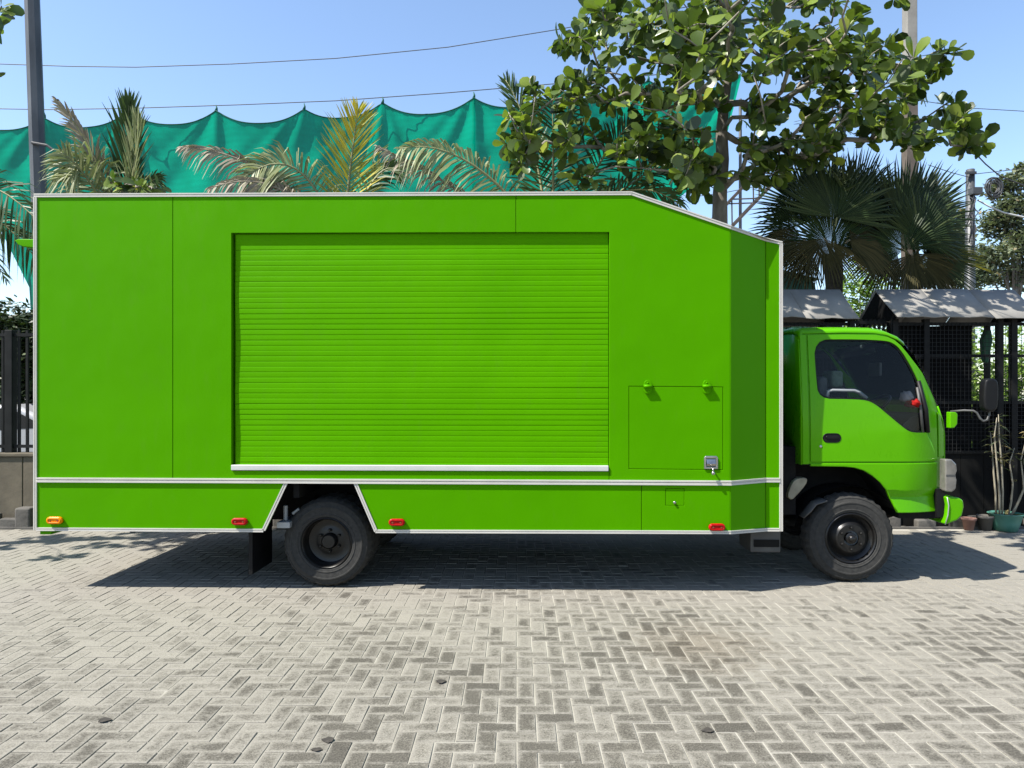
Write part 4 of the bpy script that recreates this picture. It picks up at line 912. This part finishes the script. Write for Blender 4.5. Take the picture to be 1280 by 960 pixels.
for (px, py, lab, sd, Yh) in ((10, 392, 'dark dense bush above the railing behind the truck tail', 36, 13.0), (75, 400, 'dark dense bush hidden behind the truck tail', 37, 13.4)):
    bx = PX(px, Yh); zc = PZ(py, Yh)
    cloud_tree('garden_shrub', lab, 'shrub', (bx, Yh, 0), zc, [(0, 0, zc - .3, .8, .55), (-.5, .1, zc - .55, .8, .6), (.4, 0, zc - .6, .8, .6), (0, .2, zc - 1.3, 1.0, .8)], 8000, .07, 'hedge_leaf', sd, .06, 'bushes behind the railing', jit=.6)

# ------------------------------------------------------------------ green shade net on its wire
m, nt, out = _new('net_cloth')
tcn = nt.nodes.new('ShaderNodeTexCoord'); mpn = nt.nodes.new('ShaderNodeMapping'); mpn.inputs['Scale'].default_value = (1, 1, 1); nt.links.new(tcn.outputs['Object'], mpn.inputs[0])
wv_ = nt.nodes.new('ShaderNodeTexWave'); wv_.wave_type = 'BANDS'; wv_.bands_direction = 'Z'; wv_.inputs['Scale'].default_value = 1.6; wv_.inputs['Distortion'].default_value = 0.5; wv_.inputs['Detail'].default_value = 3; nt.links.new(mpn.outputs[0], wv_.inputs[0])
nn_ = noise(nt, .9, 5); cc = ramp(nt, nn_.outputs['Fac'], [(.3, (0.0, .20, .115)), (.7, (0.0, .27, .165))]); c2_ = mixc(nt, cc.outputs[0], (.0, .17, .10), mth(nt, 'MULTIPLY', wv_.outputs['Fac'], .22))
df = nt.nodes.new('ShaderNodeBsdfDiffuse'); nt.links.new(c2_, df.inputs[0]); tl_ = nt.nodes.new('ShaderNodeBsdfTranslucent'); nt.links.new(c2_, tl_.inputs[0])
mx1 = nt.nodes.new('ShaderNodeMixShader'); mx1.inputs[0].default_value = .35; nt.links.new(df.outputs[0], mx1.inputs[1]); nt.links.new(tl_.outputs[0], mx1.inputs[2])
tp_ = nt.nodes.new('ShaderNodeBsdfTransparent'); mx2 = nt.nodes.new('ShaderNodeMixShader'); mx2.inputs[0].default_value = .025; nt.links.new(mx1.outputs[0], mx2.inputs[1]); nt.links.new(tp_.outputs[0], mx2.inputs[2]); nt.links.new(mx2.outputs[0], out.inputs[0])
pmat('wire', (0.05, 0.05, 0.055), .6); pmat('steel_dark', (0.06, 0.062, 0.065), .5, .3, (0.10, 0.10, 0.10), 5)
YN = 22.0
pk = [(-150, 150), (-50, 146), (55, 147), (160, 139), (270, 138), (380, 136), (478, 128), (592, 122), (700, 112), (810, 100), (926, 92)]
def nettop(x):
    for (a, ya), (b_, yb) in zip(pk[:-1], pk[1:]):
        if a <= x <= b_:
            t = (x - a) / (b_ - a); return ya + (yb - ya) * t + 17 * (1 - abs(2 * t - 1) ** 2.4) * ((b_ - a) / 110)
    return pk[-1][1]
def netbot(x):
    if x < 40: return max(200, 290 + (x - 2) * 2.0) if x > -60 else 200
    return 420 if x < 800 else 420
def fold(x, y):
    d = 0
    for (a, ya) in pk:
        dy = max(1.0, y - ya); th = (x - a) / (dy + 16); d += .09 * math.exp(-(th / .9) ** 2) * math.sin(th * (15 + 5 * math.sin(a * 3.3)) + a * .7 + y * .012) * min(1, dy / 40) * (.5 + .5 * math.exp(-dy / 120))
        d += .10 * math.exp(-(th / .16) ** 2)
    return d + .30 * math.sin(x * .021 + 1) + .15 * MN.noise(Vector((x * .013 + y * .012, y * .008, 0))) + .018 * MN.noise(Vector((x * .05 + y * .05, y * .02, 5)))
nv = []; nf = []; NXN, NYN = 300, 44
xr = lambda t: -150 + 1076 * t
for i in range(NXN + 1):
    x = xr(i / NXN)
    for j in range(NYN + 1):
        t = j / NYN; yt = nettop(x); yb = netbot(x)
        if x > 838: yb = min(yb, 252 - (x - 843) * .80 if x < 899 else 207 - (x - 899) * 4.0); yb = max(yb, yt + 1)
        y = yt + (yb - yt) * t; nv.append(P(x, y, YN - fold(x, y)))
for i in range(NXN):
    for j in range(NYN): nf.append((i * (NYN + 1) + j, (i + 1) * (NYN + 1) + j, (i + 1) * (NYN + 1) + j + 1, i * (NYN + 1) + j + 1))
me = bpy.data.meshes.new('shade_net'); me.from_pydata(nv, [], nf)
hem = MB().tube([P(xr(i / 200), nettop(xr(i / 200)), YN - fold(xr(i / 200), nettop(xr(i / 200))) - .02) for i in range(201)], .018, 5)
no = link('shade_net', me, 'net_cloth', None, True); tag(no, 'teal green shade netting hung in scallops from a wire behind the palms', 'netting')
pmat('net_hem', (.0, .10, .07), .8); hem.build('hem', 'net_hem', no, True)
for q in pk[1:-1]: MB().tube([P(q[0], q[1] + 2, YN - .1), P(q[0] + 1, q[1] - 3, YN - .1), P(q[0], q[1] - 7, YN - .1)], [.06, .03, .012], 6).build('net_tie', 'net_hem', no, True)
def wire(pts, label, r_=.012, group='overhead wires'):
    w_ = MB().tube(pts, r_, 5).build('overhead_wire', 'wire', None, True); tag(w_, label, 'wire', group); return w_
def curve_px(pp, Y):
    out_ = []
    for (a, b_) in zip(pp[:-1], pp[1:]):
        for k in range(6): t = k / 6; out_.append(P(a[0] + (b_[0] - a[0]) * t, a[1] + (b_[1] - a[1]) * t, Y))
    out_.append(P(*pp[-1], Y)); return out_
wire(curve_px([(-150, 139), (0, 136), (60, 137), (160, 135.5), (300, 131), (420, 126), (560, 116), (690, 105), (926, 84)], YN - .1), 'thin wire along the top of the teal net', .014)
wire(curve_px([(-150, 77), (0, 80), (90, 83), (170, 84), (290, 80), (420, 73), (560, 59), (690, 38), (880, 5)], 20.5), 'thin wire crossing open sky well above the teal net', .013)
wire(curve_px([(1100, 118), (1210, 135), (1400, 146)], 20), 'thin wire running from the tree crown past the utility pole', .010)
wire(curve_px([(840, 178), (905, 172), (1000, 172)], 19), 'thin wire passing behind the trunk of the large tree', .010)
wire(curve_px([(860, 247), (905, 241), (960, 230), (1010, 222)], 19.5), 'thin low wire behind the slanting lattice mast', .010)
# posts that carry the net
for px, lab in ((-50, 'steel net post hidden behind the palm at the truck tail'), (592, 'steel net post behind the netting peak at mid yard'), (926, 'steel net post behind the large tree trunk')):
    x = PX(px, YN + .3); o = MB().tube([(x, YN + .35, -.03), (x, YN + .35, PZ(118, YN))], .05, 8).build('net_post', 'steel_dark', None, True); tag(o, lab, 'post', 'posts of the shade net')

# ------------------------------------------------------------------ light pole, concrete pole, lattice mast, utility pole
m, nt, out = _new('pole_steel'); b = nt.nodes.new('ShaderNodeBsdfPrincipled'); n = noise(nt, 2.5, 5, coord='Object', stretch=(2, 2, .5)); r = ramp(nt, n.outputs['Fac'], [(.35, (.05, .052, .054)), (.7, (.10, .102, .104))]); nt.links.new(r.outputs[0], b.inputs['Base Color']); b.inputs['Roughness'].default_value = .5; b.inputs['Metallic'].default_value = .4; nt.links.new(b.outputs[0], out.inputs[0])
pmat('concrete', (0.24, 0.225, 0.20), .9, 0, (0.32, 0.305, 0.275), 3, 6, bmp=(20, .2, .01)); pmat('rust', (0.07, 0.055, 0.05), .85, 0, (0.13, 0.11, 0.10), 8, 6); pmat('pole_shaded', (.11, .085, .068), .85, 0, (.16, .13, .105), 5, 5)
Yp = 10.6
lp_ = empty('light_pole', P(62, 660, Yp) * 1.0); lp_.location = (PX(64, Yp), Yp, 0); tag(lp_, 'tapered grey steel light pole leaning slightly behind the truck tail', 'pole')
x_b, x_t = 0.0, PX(38, Yp) - PX(64, Yp)
def ppx(py): t = (660 - py) / 720; return (x_t * t, 0, PZ(py, Yp))
MB().tube([(0, 0, -.03), ppx(400), ppx(240), ppx(80), ppx(-80), ppx(-330)], [.135, .118, .108, .105, .10, .085], 8).build('pole_shaft', 'pole_steel', lp_)
MB().tube([(0, 0, -.02), (0, 0, .05)], .22, 8).build('base_plate', 'pole_steel', lp_)
MB().tube([ppx(-325), (ppx(-325)[0] + .5, -.6, ppx(-325)[2] + .25)], .035, 8).build('lamp_arm', 'pole_steel', lp_)
MB().box(ppx(-325)[0] + .4, ppx(-325)[0] + .75, -1.0, -.5, ppx(-325)[2] + .22, ppx(-325)[2] + .30).build('lamp_head', 'pole_steel', lp_, bevel=.03)
MB().tube([Vector(ppx(182)) + Vector((0, -.12, 0)), Vector(ppx(184)) + Vector((.25, -.16, -.03)), Vector(ppx(188)) + Vector((.34, -.16, -.05))], .02, 6).build('bracket', 'wire', lp_)
Yc = 12.0
cpo = empty('concrete_pole', (PX(1137, Yc), Yc, 0)); tag(cpo, 'square concrete pole rising out of the tree crown above the fan palms', 'pole')
zt = PZ(-260, Yc)
MB().add([(-.105, -.105, -.03), (.105, -.105, -.03), (.105, .105, -.03), (-.105, .105, -.03), (-.09, -.09, PZ(95, Yc)), (.09, -.09, PZ(95, Yc)), (.09, .09, PZ(95, Yc)), (-.09, .09, PZ(95, Yc))], [(0, 1, 5, 4), (1, 2, 6, 5), (2, 3, 7, 6), (3, 0, 4, 7), (3, 2, 1, 0)]).build('pole_base', 'pole_shaded', cpo)  # same concrete pole; the tree's shade is put into this browner colour
MB().add([(-.09, -.09, PZ(95, Yc)), (.09, -.09, PZ(95, Yc)), (.09, .09, PZ(95, Yc)), (-.09, .09, PZ(95, Yc)), (-.08, -.08, zt), (.08, -.08, zt), (.08, .08, zt), (-.08, .08, zt)], [(0, 1, 5, 4), (1, 2, 6, 5), (2, 3, 7, 6), (3, 0, 4, 7), (4, 5, 6, 7)]).build('pole_shaft', 'concrete', cpo, bevel=.015)
ms = empty('lattice_mast', (PX(905, 12.6), 12.6, 0)); tag(ms, 'slanting rusty steel lattice mast behind the large tree trunk', 'lattice mast'); og = ms.location.copy()
A0 = P(905, 276, 12.6); A1 = P(1046, 128, 12.6); dd = (A1 - A0).normalized(); A0 = A0 - dd * (A0.z / dd.z) ; A1 = A1 + dd * 1.2
pn = Vector((-dd.z, 0, dd.x)); wd_ = .17
cn = [pn * wd_ + Vector((0, -.15, 0)), -pn * wd_ + Vector((0, -.15, 0)), pn * wd_ + Vector((0, .15, 0)), -pn * wd_ + Vector((0, .15, 0))]
for c_ in cn: MB().bar(A0 + c_ - og, A1 + c_ - og, .045, .045).build('chord', 'rust', ms)
Lm = (A1 - A0).length; nb = int(Lm / .34)
for k in range(nb):
    a = A0 + dd * (Lm * k / nb); b_ = A0 + dd * (Lm * (k + 1) / nb)
    for (p, q) in ((0, 1), (2, 3), (0, 2), (1, 3)):
        if k % 2: p, q = q, p
        MB().bar(a + cn[p] - og, b_ + cn[q] - og, .02, .02).build('lattice_bar', 'rust', ms)
Yu = 18.0
up_ = empty('utility_pole', (PX(1213, Yu), Yu, 0)); tag(up_, 'weathered grey utility pole with tangled cables and a coil', 'pole'); ou = up_.location.copy()
MB().tube([(0, 0, -.03), (-.02, 0, 3), (.0, 0, PZ(212, Yu))], [.16, .13, .10], 10).build('pole_shaft', 'pole_steel', up_, True)
MB().bar(P(1207, 216, Yu - .12) - ou, P(1220, 216, Yu - .12) - ou, .06, .06).build('cross_arm', 'steel_dark', up_)
for k in range(7):
    y0_ = 232 + k * 7; MB().tube([P(1212, y0_, Yu - .12) - ou, P(1218 + random.uniform(-3, 6), y0_ + random.uniform(4, 16), Yu - .25) - ou, P(1210 + random.uniform(-4, 8), y0_ + random.uniform(20, 50), Yu - .15) - ou], .015, 5).build('cable', 'wire', up_, True)
MB().box(-.12, .12, -.3, -.1, PZ(246, Yu), PZ(238, Yu)).build('junction_box', 'steel_dark', up_)
cc_ = P(1242, 235, Yu - .1) - ou
cb = MB()
for k in range(14): cb.tube([cc_ + Vector((math.cos(t) * (.10 + .010 * k + .012 * math.sin(3 * t + k)), -.02 * (k % 3), math.sin(t) * (.12 + .012 * k + .012 * math.sin(3 * t + k)))) for t in [2 * math.pi * j / 20 for j in range(21)]], .011, 5, False)
cb.build('cable_coil', 'steel_dark', up_, True)
pmat('pale_cable', (.62, .62, .60), .6)
wire([P(1222, 250, Yu), P(1236, 258, Yu), P(1255, 266, Yu), P(1282, 272, Yu), P(1340, 276, Yu)], 'pale sagging cable leaving the utility pole', .022).data.materials[0] = MATS['pale_cable']
wire(curve_px([(1212, 184), (1232, 205), (1250, 220), (1290, 236)], 12.5), 'dark cable dropping from the tree branch tip towards the coil', .012)
wire(curve_px([(1160, 206), (1190, 216), (1213, 222)], 17.9), 'thin service cable joining the utility pole from the fan palm', .010)
wire(curve_px([(1214, 218), (1250, 214), (1330, 205)], 17.9), 'thin service cable leaving the utility pole cross arm', .010)
wire([P(1098, 333, 13.0), P(1128, 352, 12.6)], 'pale slanting stay cable behind the gabled shed ridge', .02).data.materials[0] = MATS['pale_cable']
wire([P(1158, 337, 13.0), P(1192, 362, 12.6)], 'pale slanting stay cable between second fan palm and pole', .02).data.materials[0] = MATS['pale_cable']

# ------------------------------------------------------------------ roofed wire cages at the yard edge
pmat('roof_sheet', (0.26, 0.245, 0.22), .85, 0, (0.33, 0.315, 0.285), 2.2, 6, bmp=(5, .15, .02)); pmat('shed_frame', (0.008, 0.008, 0.008), .6, 0, (0.016, 0.016, 0.015), 6, spec=.12)
pmat('black_cloth', (0.003, 0.003, 0.003), .95, 0, (0.006, 0.006, 0.006), 3, spec=.12, bmp=(3, .5, .05)); pmat('mesh_wire', (0.018, 0.019, 0.019), .7, 0, spec=.2)
pmat('dark_board', (0.005, 0.005, 0.005), .85, 0, (0.010, 0.010, 0.009), 2, spec=.12); pmat('kerb_stone', (0.13, 0.12, 0.105), .9, 0, (0.07, 0.065, 0.058), 5, 6, bmp=(25, .4, .01))
YE, YR, YBk = 8.92, 9.44, 9.98
def cage(name, label, xa, xb, posts, opens, cloth, boards, seed):
    rnd = random.Random(seed); root = empty(name, (xa, YR, 0)); tag(root, label, 'shed', 'roofed wire cages'); ox = Vector((xa, YR, 0)); ze, zr = PZ(396, YE), PZ(362, YR); W_ = xb - xa
    n = max(2, int(W_ / .62))
    for k in range(n):                              # roof sheets, front and back slope
        a, b_ = W_ * k / n + .002, W_ * (k + 1) / n - .002; dz = rnd.gauss(0, .006); y0 = YE - YR - .02; ln = rnd.uniform(-.02, .03)
        for sg, name_ in ((-1, 'roof_sheet'), (1, 'roof_sheet')):
            ye = (YE - YR - .03 - ln) if sg < 0 else (YBk - YR); zz_ = ze - .01
            mbx = MB(); nx = 4
            vs = []
            for i in range(nx + 1):
                x = a + (b_ - a) * i / nx; wv2 = .008 * math.sin(x * 23 + k)
                vs += [(x, ye, zz_ + wv2 + dz), (x, ye * .5, (zz_ + zr) / 2 - .012 + dz), (x, 0, zr + .004 * (k % 2) + dz * .3)]
            mbx.add(vs, [(i * 3 + j, (i + 1) * 3 + j, (i + 1) * 3 + j + 1, i * 3 + j + 1) for i in range(nx) for j in range(2)])
            o = mbx.build(name_, 'roof_sheet', root, True); sd_ = o.modifiers.new('t', 'SOLIDIFY'); sd_.thickness = .012
    for x in (.02, W_ - .02):
        MB().add([(x, YE - YR + .02, ze - .03), (x, YBk - YR - .02, ze - .03), (x, 0, zr - .03), (x + .02, YE - YR + .02, ze - .03), (x + .02, YBk - YR - .02, ze - .03), (x + .02, 0, zr - .03)], [(0, 1, 2), (5, 4, 3), (0, 3, 4, 1), (1, 4, 5, 2), (2, 5, 3, 0)]).build('gable_board', 'black_cloth', root)
    yf = .12 + YE - YR
    for px_ in posts: x = px_ - xa; MB().box(x - .035, x + .035, yf - .035, yf + .035, -.02, ze - .02).build('post', 'shed_frame', root)
    for px_ in (xa + .06, xb - .06): x = px_ - xa; MB().box(x - .03, x + .03, YBk - YR - .12, YBk - YR - .06, -.02, ze - .02).build('post', 'shed_frame', root)
    for z in (PZ(445, 9.05), PZ(503, 9.05), PZ(565, 9.05), ze - .08): MB().box(0, W_, yf - .02, yf + .02, z - .02, z + .02).build('rail', 'shed_frame', root)
    wm = MB(); z0, z1 = PZ(565, 9.05), ze - .06; st = .052
    for k in range(int(W_ / st)): wm.box(k * st, k * st + .0045, yf - .028, yf - .0235, z0, z1)
    for k in range(int((z1 - z0) / st)): wm.box(0, W_, yf - .0235, yf - .019, z0 + k * st, z0 + k * st + .0045)
    wm.build('wire_mesh', 'mesh_wire', root)['kind'] = 'stuff'
    for (a, b_, za, zb) in cloth:
        nxc = 12; vs = []; fs = []
        for i in range(nxc + 1):
            x = a + (b_ - a) * i / nxc - xa; d = .03 * math.sin(i * 1.7 + a)
            vs += [(x, yf + .10 + d, za), (x, yf + .10 - d * .5, (za + zb) / 2), (x, yf + .09, zb - .05 * (1 - (2 * i / nxc - 1) ** 2) * (zb > 2))]
        fs = [(i * 3 + j, i * 3 + 3 + j, i * 3 + 4 + j, i * 3 + 1 + j) for i in range(nxc) for j in range(2)]
        MB().add(vs, fs).build('black_cloth', 'black_cloth', root, True)
    for (a, b_) in boards:
        k = 0; x = a
        while x < b_ - .02:
            x2 = min(b_, x + .30); MB().box(x - xa + .003, x2 - xa - .003, yf + .0, yf + .02 + .004 * (k % 2), .0, PZ(567, 9.05)).build('base_board', 'dark_board', root); x = x2; k += 1
    MB().box(.03, W_ - .03, YBk - YR - .10, YBk - YR - .07, .0, PZ(560, 9.9)).build('back_board', 'dark_board', root)
    return root
YF = 9.04
X = lambda px: PX(px, YF)
cage('wire_cage', 'grey gabled-roof wire cage with black cloth in front of the cab nose', X(1113), X(1295), [X(1118), X(1157), X(1249), X(1266), X(1291)], [], [(X(1113), X(1221), PZ(567, YF), PZ(402, YF)), (X(1221), X(1295), PZ(567, YF), PZ(503, YF))], [(X(1113), X(1295))], 1)
cage('wire_cage', 'grey roofed wire cage dappled with sunlight against the truck box', X(800), X(1068), [X(803), X(935), X(1064)], [], [(X(800), X(1068), PZ(567, YF), PZ(411, YF))], [(X(800), X(1068))], 2)
gatex0, gatex1 = X(1068), X(1113)
lk_ = empty('link_panel', (gatex0, YF, 0)); tag(lk_, 'dark barred panel filling the gap between the two cages', 'fence panel')
for k in range(8): x = (gatex1 - gatex0) * (k + .5) / 8; MB().box(x - .012, x + .012, .1, .124, 0, PZ(398, YF)).build('bar', 'shed_frame', lk_)
for z in (PZ(560, YF), PZ(402, YF)): MB().box(0, gatex1 - gatex0, .09, .10, z - .02, z + .02).build('rail', 'shed_frame', lk_)
MB().box(0, gatex1 - gatex0, .13, .14, 0, PZ(412, YF)).build('black_cloth', 'black_cloth', lk_)
# things hanging inside the opening
pmat('green_cloth', (.02, .09, .05), .9, 0, (.03, .13, .07), 6); pmat('sign_red', (.5, .03, .02), .6)
jc = MB(); pts = [(1233, 412), (1228, 425), (1229, 440), (1231, 452), (1236, 455), (1239, 440), (1242, 425), (1240, 412)]
o = slab('green_jacket', [(PX(x, 9.5), PZ(y, 9.5)) for x, y in pts], [], 9.5, .08, 'green_cloth', None, .025, 3); tag(o, 'dark green cloth hanging inside the wire cage opening', 'cloth')
# green hut behind the sheds
pmat('hut_green', (.015, .085, .05), .7, 0, (.02, .12, .07), 4)
Yhut = 13.2; hx0, hx1 = PX(900, Yhut), PX(1019, Yhut)
hut = empty('corrugated_hut', ((hx0 + hx1) / 2, Yhut, 0)); tag(hut, 'dark green corrugated hut behind the shed beside the box', 'hut'); hc = (hx0 + hx1) / 2
k = 0; x = hx0
while x < hx1 - .01:
    x2 = min(hx1, x + .16); MB().box(x - hc + .004, x2 - hc - .004, .0 + .012 * (k % 2), .04 + .012 * (k % 2), -.02, PZ(345 + abs(x2 - PX(985, Yhut)) * 16, Yhut)).build('wall_sheet', 'hut_green', hut); x = x2; k += 1
MB().add([(hx0 - hc, -.1, PZ(352, Yhut)), (0, -.1, PZ(334, Yhut)), (hx1 - hc + .06, -.1, PZ(350, Yhut)), (hx0 - hc, 1.6, PZ(352, Yhut)), (0, 1.6, PZ(334, Yhut)), (hx1 - hc + .06, 1.6, PZ(350, Yhut))], [(0, 1, 4, 3), (1, 2, 5, 4)]).build('roof', 'hut_green', hut)
MB().box(hx0 - hc, hx1 - hc, 1.5, 1.55, -.02, PZ(350, Yhut)).build('back_wall', 'hut_green', hut)
# kerb of rough blocks
kb = MB().box(-11, 12, 8.84, 8.90, -.03, .02).build('kerb', 'kerb_stone'); tag(kb, 'low kerb along the far edge of the pavement', 'kerb', kind='structure')
x = -9.0
while x < 8.2:
    wk = random.uniform(.16, .30); hk = random.uniform(.10, .19)
    if not (-6.4 < x < -5.9): MB().box(x, x + wk - .02, 8.86 + random.uniform(0, .03), 8.98, -.02, hk).build('kerb_block', 'kerb_stone', kb, bevel=.02)
    x += wk + (random.uniform(.05, .2) if x > 0 else .0)

# ------------------------------------------------------------------ railing on low wall, parked car at the tail
pmat('plaster', (0.17, 0.142, 0.098), .92, 0, (0.085, 0.072, 0.050), 2, 7, bmp=(18, .3, .01)); pmat('rail_paint', (0.012, 0.013, 0.013), .6, 0, (0.022, 0.023, 0.023), 6, spec=.12)
YW = 9.05; xw0, xw1 = PX(-170, YW), PX(760, YW)
wl_ = empty('yard_wall', (xw0, YW, 0)); tag(wl_, 'low plastered wall carrying the dark steel railing', 'wall')
zw = PZ(571, YW); k = 0; x = xw0
while x < xw1 - .05:
    x2 = min(xw1, x + 1.02); MB().box(x - xw0 + .004, x2 - xw0 - .004, 0, .16, -.02, zw).build('wall_panel', 'plaster', wl_, bevel=.01); x = x2
MB().box(-.02, xw1 - xw0, -.025, .185, zw + .001, zw + .05).build('coping', 'plaster', wl_, bevel=.01)
rl = empty('railing', (xw0, YW, 0)); tag(rl, 'dark grey upright steel bar railing on the low wall', 'railing'); zr1 = PZ(418, YW)
x = .05; k = 0
barm = MB().box(-.014, .014, -.014, .014, zw + .05, zr1 + .06).mesh('bar'); barm.materials.append(MATS['rail_paint'])
while x < xw1 - xw0 and xw0 + x < PX(300, YW):
    o = bpy.data.objects.new('bar', barm); C.objects.link(o); o.parent = rl; o.location = (x, .08, 0); x += .105
MB().box(0, x, .06, .10, zr1 - .02, zr1 + .02).build('rail', 'rail_paint', rl); MB().box(0, x, .06, .10, zw + .11, zw + .15).build('rail', 'rail_paint', rl)
for px in (-120, 8, 136, 264): MB().box(PX(px, YW) - xw0 - .05, PX(px, YW) - xw0 + .05, .03, .13, zw + .04, PZ(412, YW)).build('post', 'rail_paint', rl, bevel=.008)
# lower pier and blocks at the foot of the wall
o = MB().box(PX(20, 8.9), PX(40, 8.9), 8.86, 9.02, -.01, .26).build('stone_block', 'kerb_stone', bevel=.03); tag(o, 'rough grey block against the foot of the low wall', 'block')
# parked white car
pmat('car_white', (.5, .51, .52), .3, 0, (.46, .47, .48), 2, coat=.5); pmat('car_glass', (.015, .018, .02), .08)
cp = [(-2.1, .35), (-2.1, .75), (-1.9, .92), (-1.15, 1.02), (-.55, 1.47), (.75, 1.52), (1.55, 1.12), (2.05, 1.0), (2.12, .6), (2.1, .35)]
car = empty('parked_car', (PX(-30, 12.2), 12.0, 0), R(4)); tag(car, 'white parked car glimpsed through the railing bars', 'car')
co_ = slab('body', cp, [], 0, 1.66, 'car_white', car, .09, 4)
slab('window', [(-1.0, 1.06), (-.5, 1.42), (.05, 1.44), (.05, 1.05)], [], -.004, .01, 'car_glass', car, .0); slab('window', [(.12, 1.05), (.12, 1.44), (.7, 1.45), (1.3, 1.12)], [], -.004, .01, 'car_glass', car, 0)
MB().add([(-1.12, .15, 1.05), (-.60, .2, 1.46), (-.60, 1.46, 1.46), (-1.12, 1.51, 1.05)], [(0, 1, 2, 3)]).build('windscreen', 'car_glass', car).location = (-.03, 0, .01)
for u in (-1.3, 1.32):
    for v in (-.01, 1.50):
        wq = empty('wheel', (u, v, .31), 0, car); MB().lathe([(.19, .0), (.24, -.012), (.30, .0), (.31, .03), (.31, .15), (.28, .17)], (0, 0, 0), 'Y', 28).build('tyre', 'tyre', wq, True); MB().lathe([(.001, .0), (.06, -.004), (.16, .01), (.195, .0)], (0, 0, 0), 'Y', 20).build('rim', 'galvanised', wq, True)
for v in (.15, 1.25): MB().box(-2.14, -2.02, v, v + .26, .68, .80).build('headlight', 'headlamp_lens', car, bevel=.03)

# ------------------------------------------------------------------ potted plants by the cages
pmat('pot_green', (.06, .23, .17), .6, 0, (.12, .30, .24), 7, 5); pmat('terracotta', (.30, .15, .11), .85, 0, (.38, .22, .17), 8); pmat('soil', (.06, .045, .03), .95); pmat('stem', (.30, .26, .18), .8, 0, (.42, .38, .28), 9)
leafmat('croton_leaf', [(0, (.05, .08, .03)), (.6, (.14, .13, .05)), (1, (.26, .20, .09))], .5, .2)
pg = P(1257, 658, 8.72); pg.z = 0
pt = empty('potted_plant', pg); tag(pt, 'leggy bare-stemmed plant in a torn green pot beside the wire cage', 'potted plant')
MB().lathe([(.10, 0), (.13, .005), (.155, .10), (.18, .20), (.20, .215), (.185, .22), (.165, .18)], (0, 0, .004), 'Z', 24, .03).build('pot', 'pot_green', pt, True)
MB().lathe([(.001, .17), (.168, .165)], (0, 0, 0), 'Z', 16).build('soil', 'soil', pt)
stems = [((1243, 640), (1247, 590), (1243, 545), (1246, 522)), ((1249, 640), (1252, 580), (1249, 545), (1248, 518)), ((1262, 640), (1266, 605), (1262, 578), (1268, 560)), ((1266, 642), (1280, 610), (1276, 575), (1288, 530)), ((1270, 642), (1284, 600), (1290, 560), (1284, 520)), ((1240, 640), (1242, 590), (1240, 560), (1238, 540))]
lv = MB(); rr = random.Random(77)
for i, q in enumerate(stems):
    p3 = [P(x, y, 8.72 + .02 * (i - 2)) - pg for x, y in q]; p3[0] = Vector((p3[0].x * .6, p3[0].y, .15)); MB().tube([p3[0], p3[0].lerp(p3[1], .5) + Vector((.01, 0, 0)), p3[1], p3[2], p3[3]], [.013, .012, .011, .008, .004], 6).build('stem', 'stem', pt, True)
    for k in range(13):
        t = rr.random() ** .6; c_ = p3[1].lerp(p3[3], t); a = rr.random() * 6.28; d = Vector((math.cos(a), math.sin(a) * .7, rr.uniform(-.5, .7))).normalized(); l_ = rr.uniform(.07, .17); s = d.cross(Vector((0, 0, 1))).normalized() * l_ * .13
        lv.add([c_, c_ + d * l_ * .5 + s, c_ + d * l_ + Vector((0, 0, -.03)), c_ + d * l_ * .5 - s], [(0, 1, 2, 3)], rr.random())
for k in range(26):
    a = rr.random() * 6.28; c_ = Vector((math.cos(a) * .10, math.sin(a) * .10, .19)); d = Vector((math.cos(a), math.sin(a), rr.uniform(.1, .8))).normalized(); l_ = rr.uniform(.06, .13); s = d.cross(Vector((0, 0, 1))).normalized() * l_ * .2
    lv.add([c_, c_ + d * l_ * .5 + s, c_ + d * l_ + Vector((0, 0, -.02)), c_ + d * l_ * .5 - s], [(0, 1, 2, 3)], rr.random())
lv.build('leaves', 'croton_leaf', pt, fix=False)['kind'] = 'stuff'
for px, lab, s_ in ((1211, 'small terracotta flower pot by the front bumper', .8), (1232, 'dark dusty flower pot between terracotta and green pots', .95)):
    b0 = P(px, 656, 8.76); b0.z = 0; po = empty('flower_pot', b0); tag(po, lab, 'flower pot')
    MB().lathe([(.06 * s_, 0), (.065 * s_, .002), (.09 * s_, .15 * s_), (.105 * s_, .155 * s_), (.108 * s_, .19 * s_), (.096 * s_, .192 * s_), (.09 * s_, .16 * s_)], (0, 0, .004), 'Z', 20).build('pot', 'terracotta' if px < 1220 else 'kerb_stone', po, True)
    MB().lathe([(.001, .165 * s_), (.092 * s_, .16 * s_)], (0, 0, 0), 'Z', 14).build('soil', 'soil', po)
# ------------------------------------------------------------------ litter on the pavers
pmat('litter', (.035, .030, .024), .9, 0, (.06, .05, .04), 30)
for i, (px, py, lab) in enumerate(((131, 901, 'dark dry leaf scrap on pale pavers at the rear corner side'), (411, 926, 'curled dark leaf scrap on the foreground pavers'), (396, 938, 'small dark scrap beside the curled leaf scrap'), (552, 853, 'dark pointed leaf scrap on the middle pavers'), (885, 914, 'flat dark smear of leaf on the foreground pavers'))):
    Yg = F * H / (py - CY); mb = MB(); rr = random.Random(i); n = 9; s_ = .026 if i != 2 else .018
    vs = [(0, 0, .006)] + [(math.cos(t) * s_ * rr.uniform(.6, 1.3) * 1.3, math.sin(t) * s_ * rr.uniform(.6, 1.3), rr.uniform(.002, .009)) for t in [2 * math.pi * k / n for k in range(n)]]
    mb.add(vs, [(0, k + 1, (k + 1) % n + 1) for k in range(n)]); o = mb.build('leaf_scrap', 'litter', None, fix=False); o.location = (PX(px, Yg), Yg, .002); tag(o, lab, 'leaf')
    sd_ = o.modifiers.new('t', 'SOLIDIFY'); sd_.thickness = .002
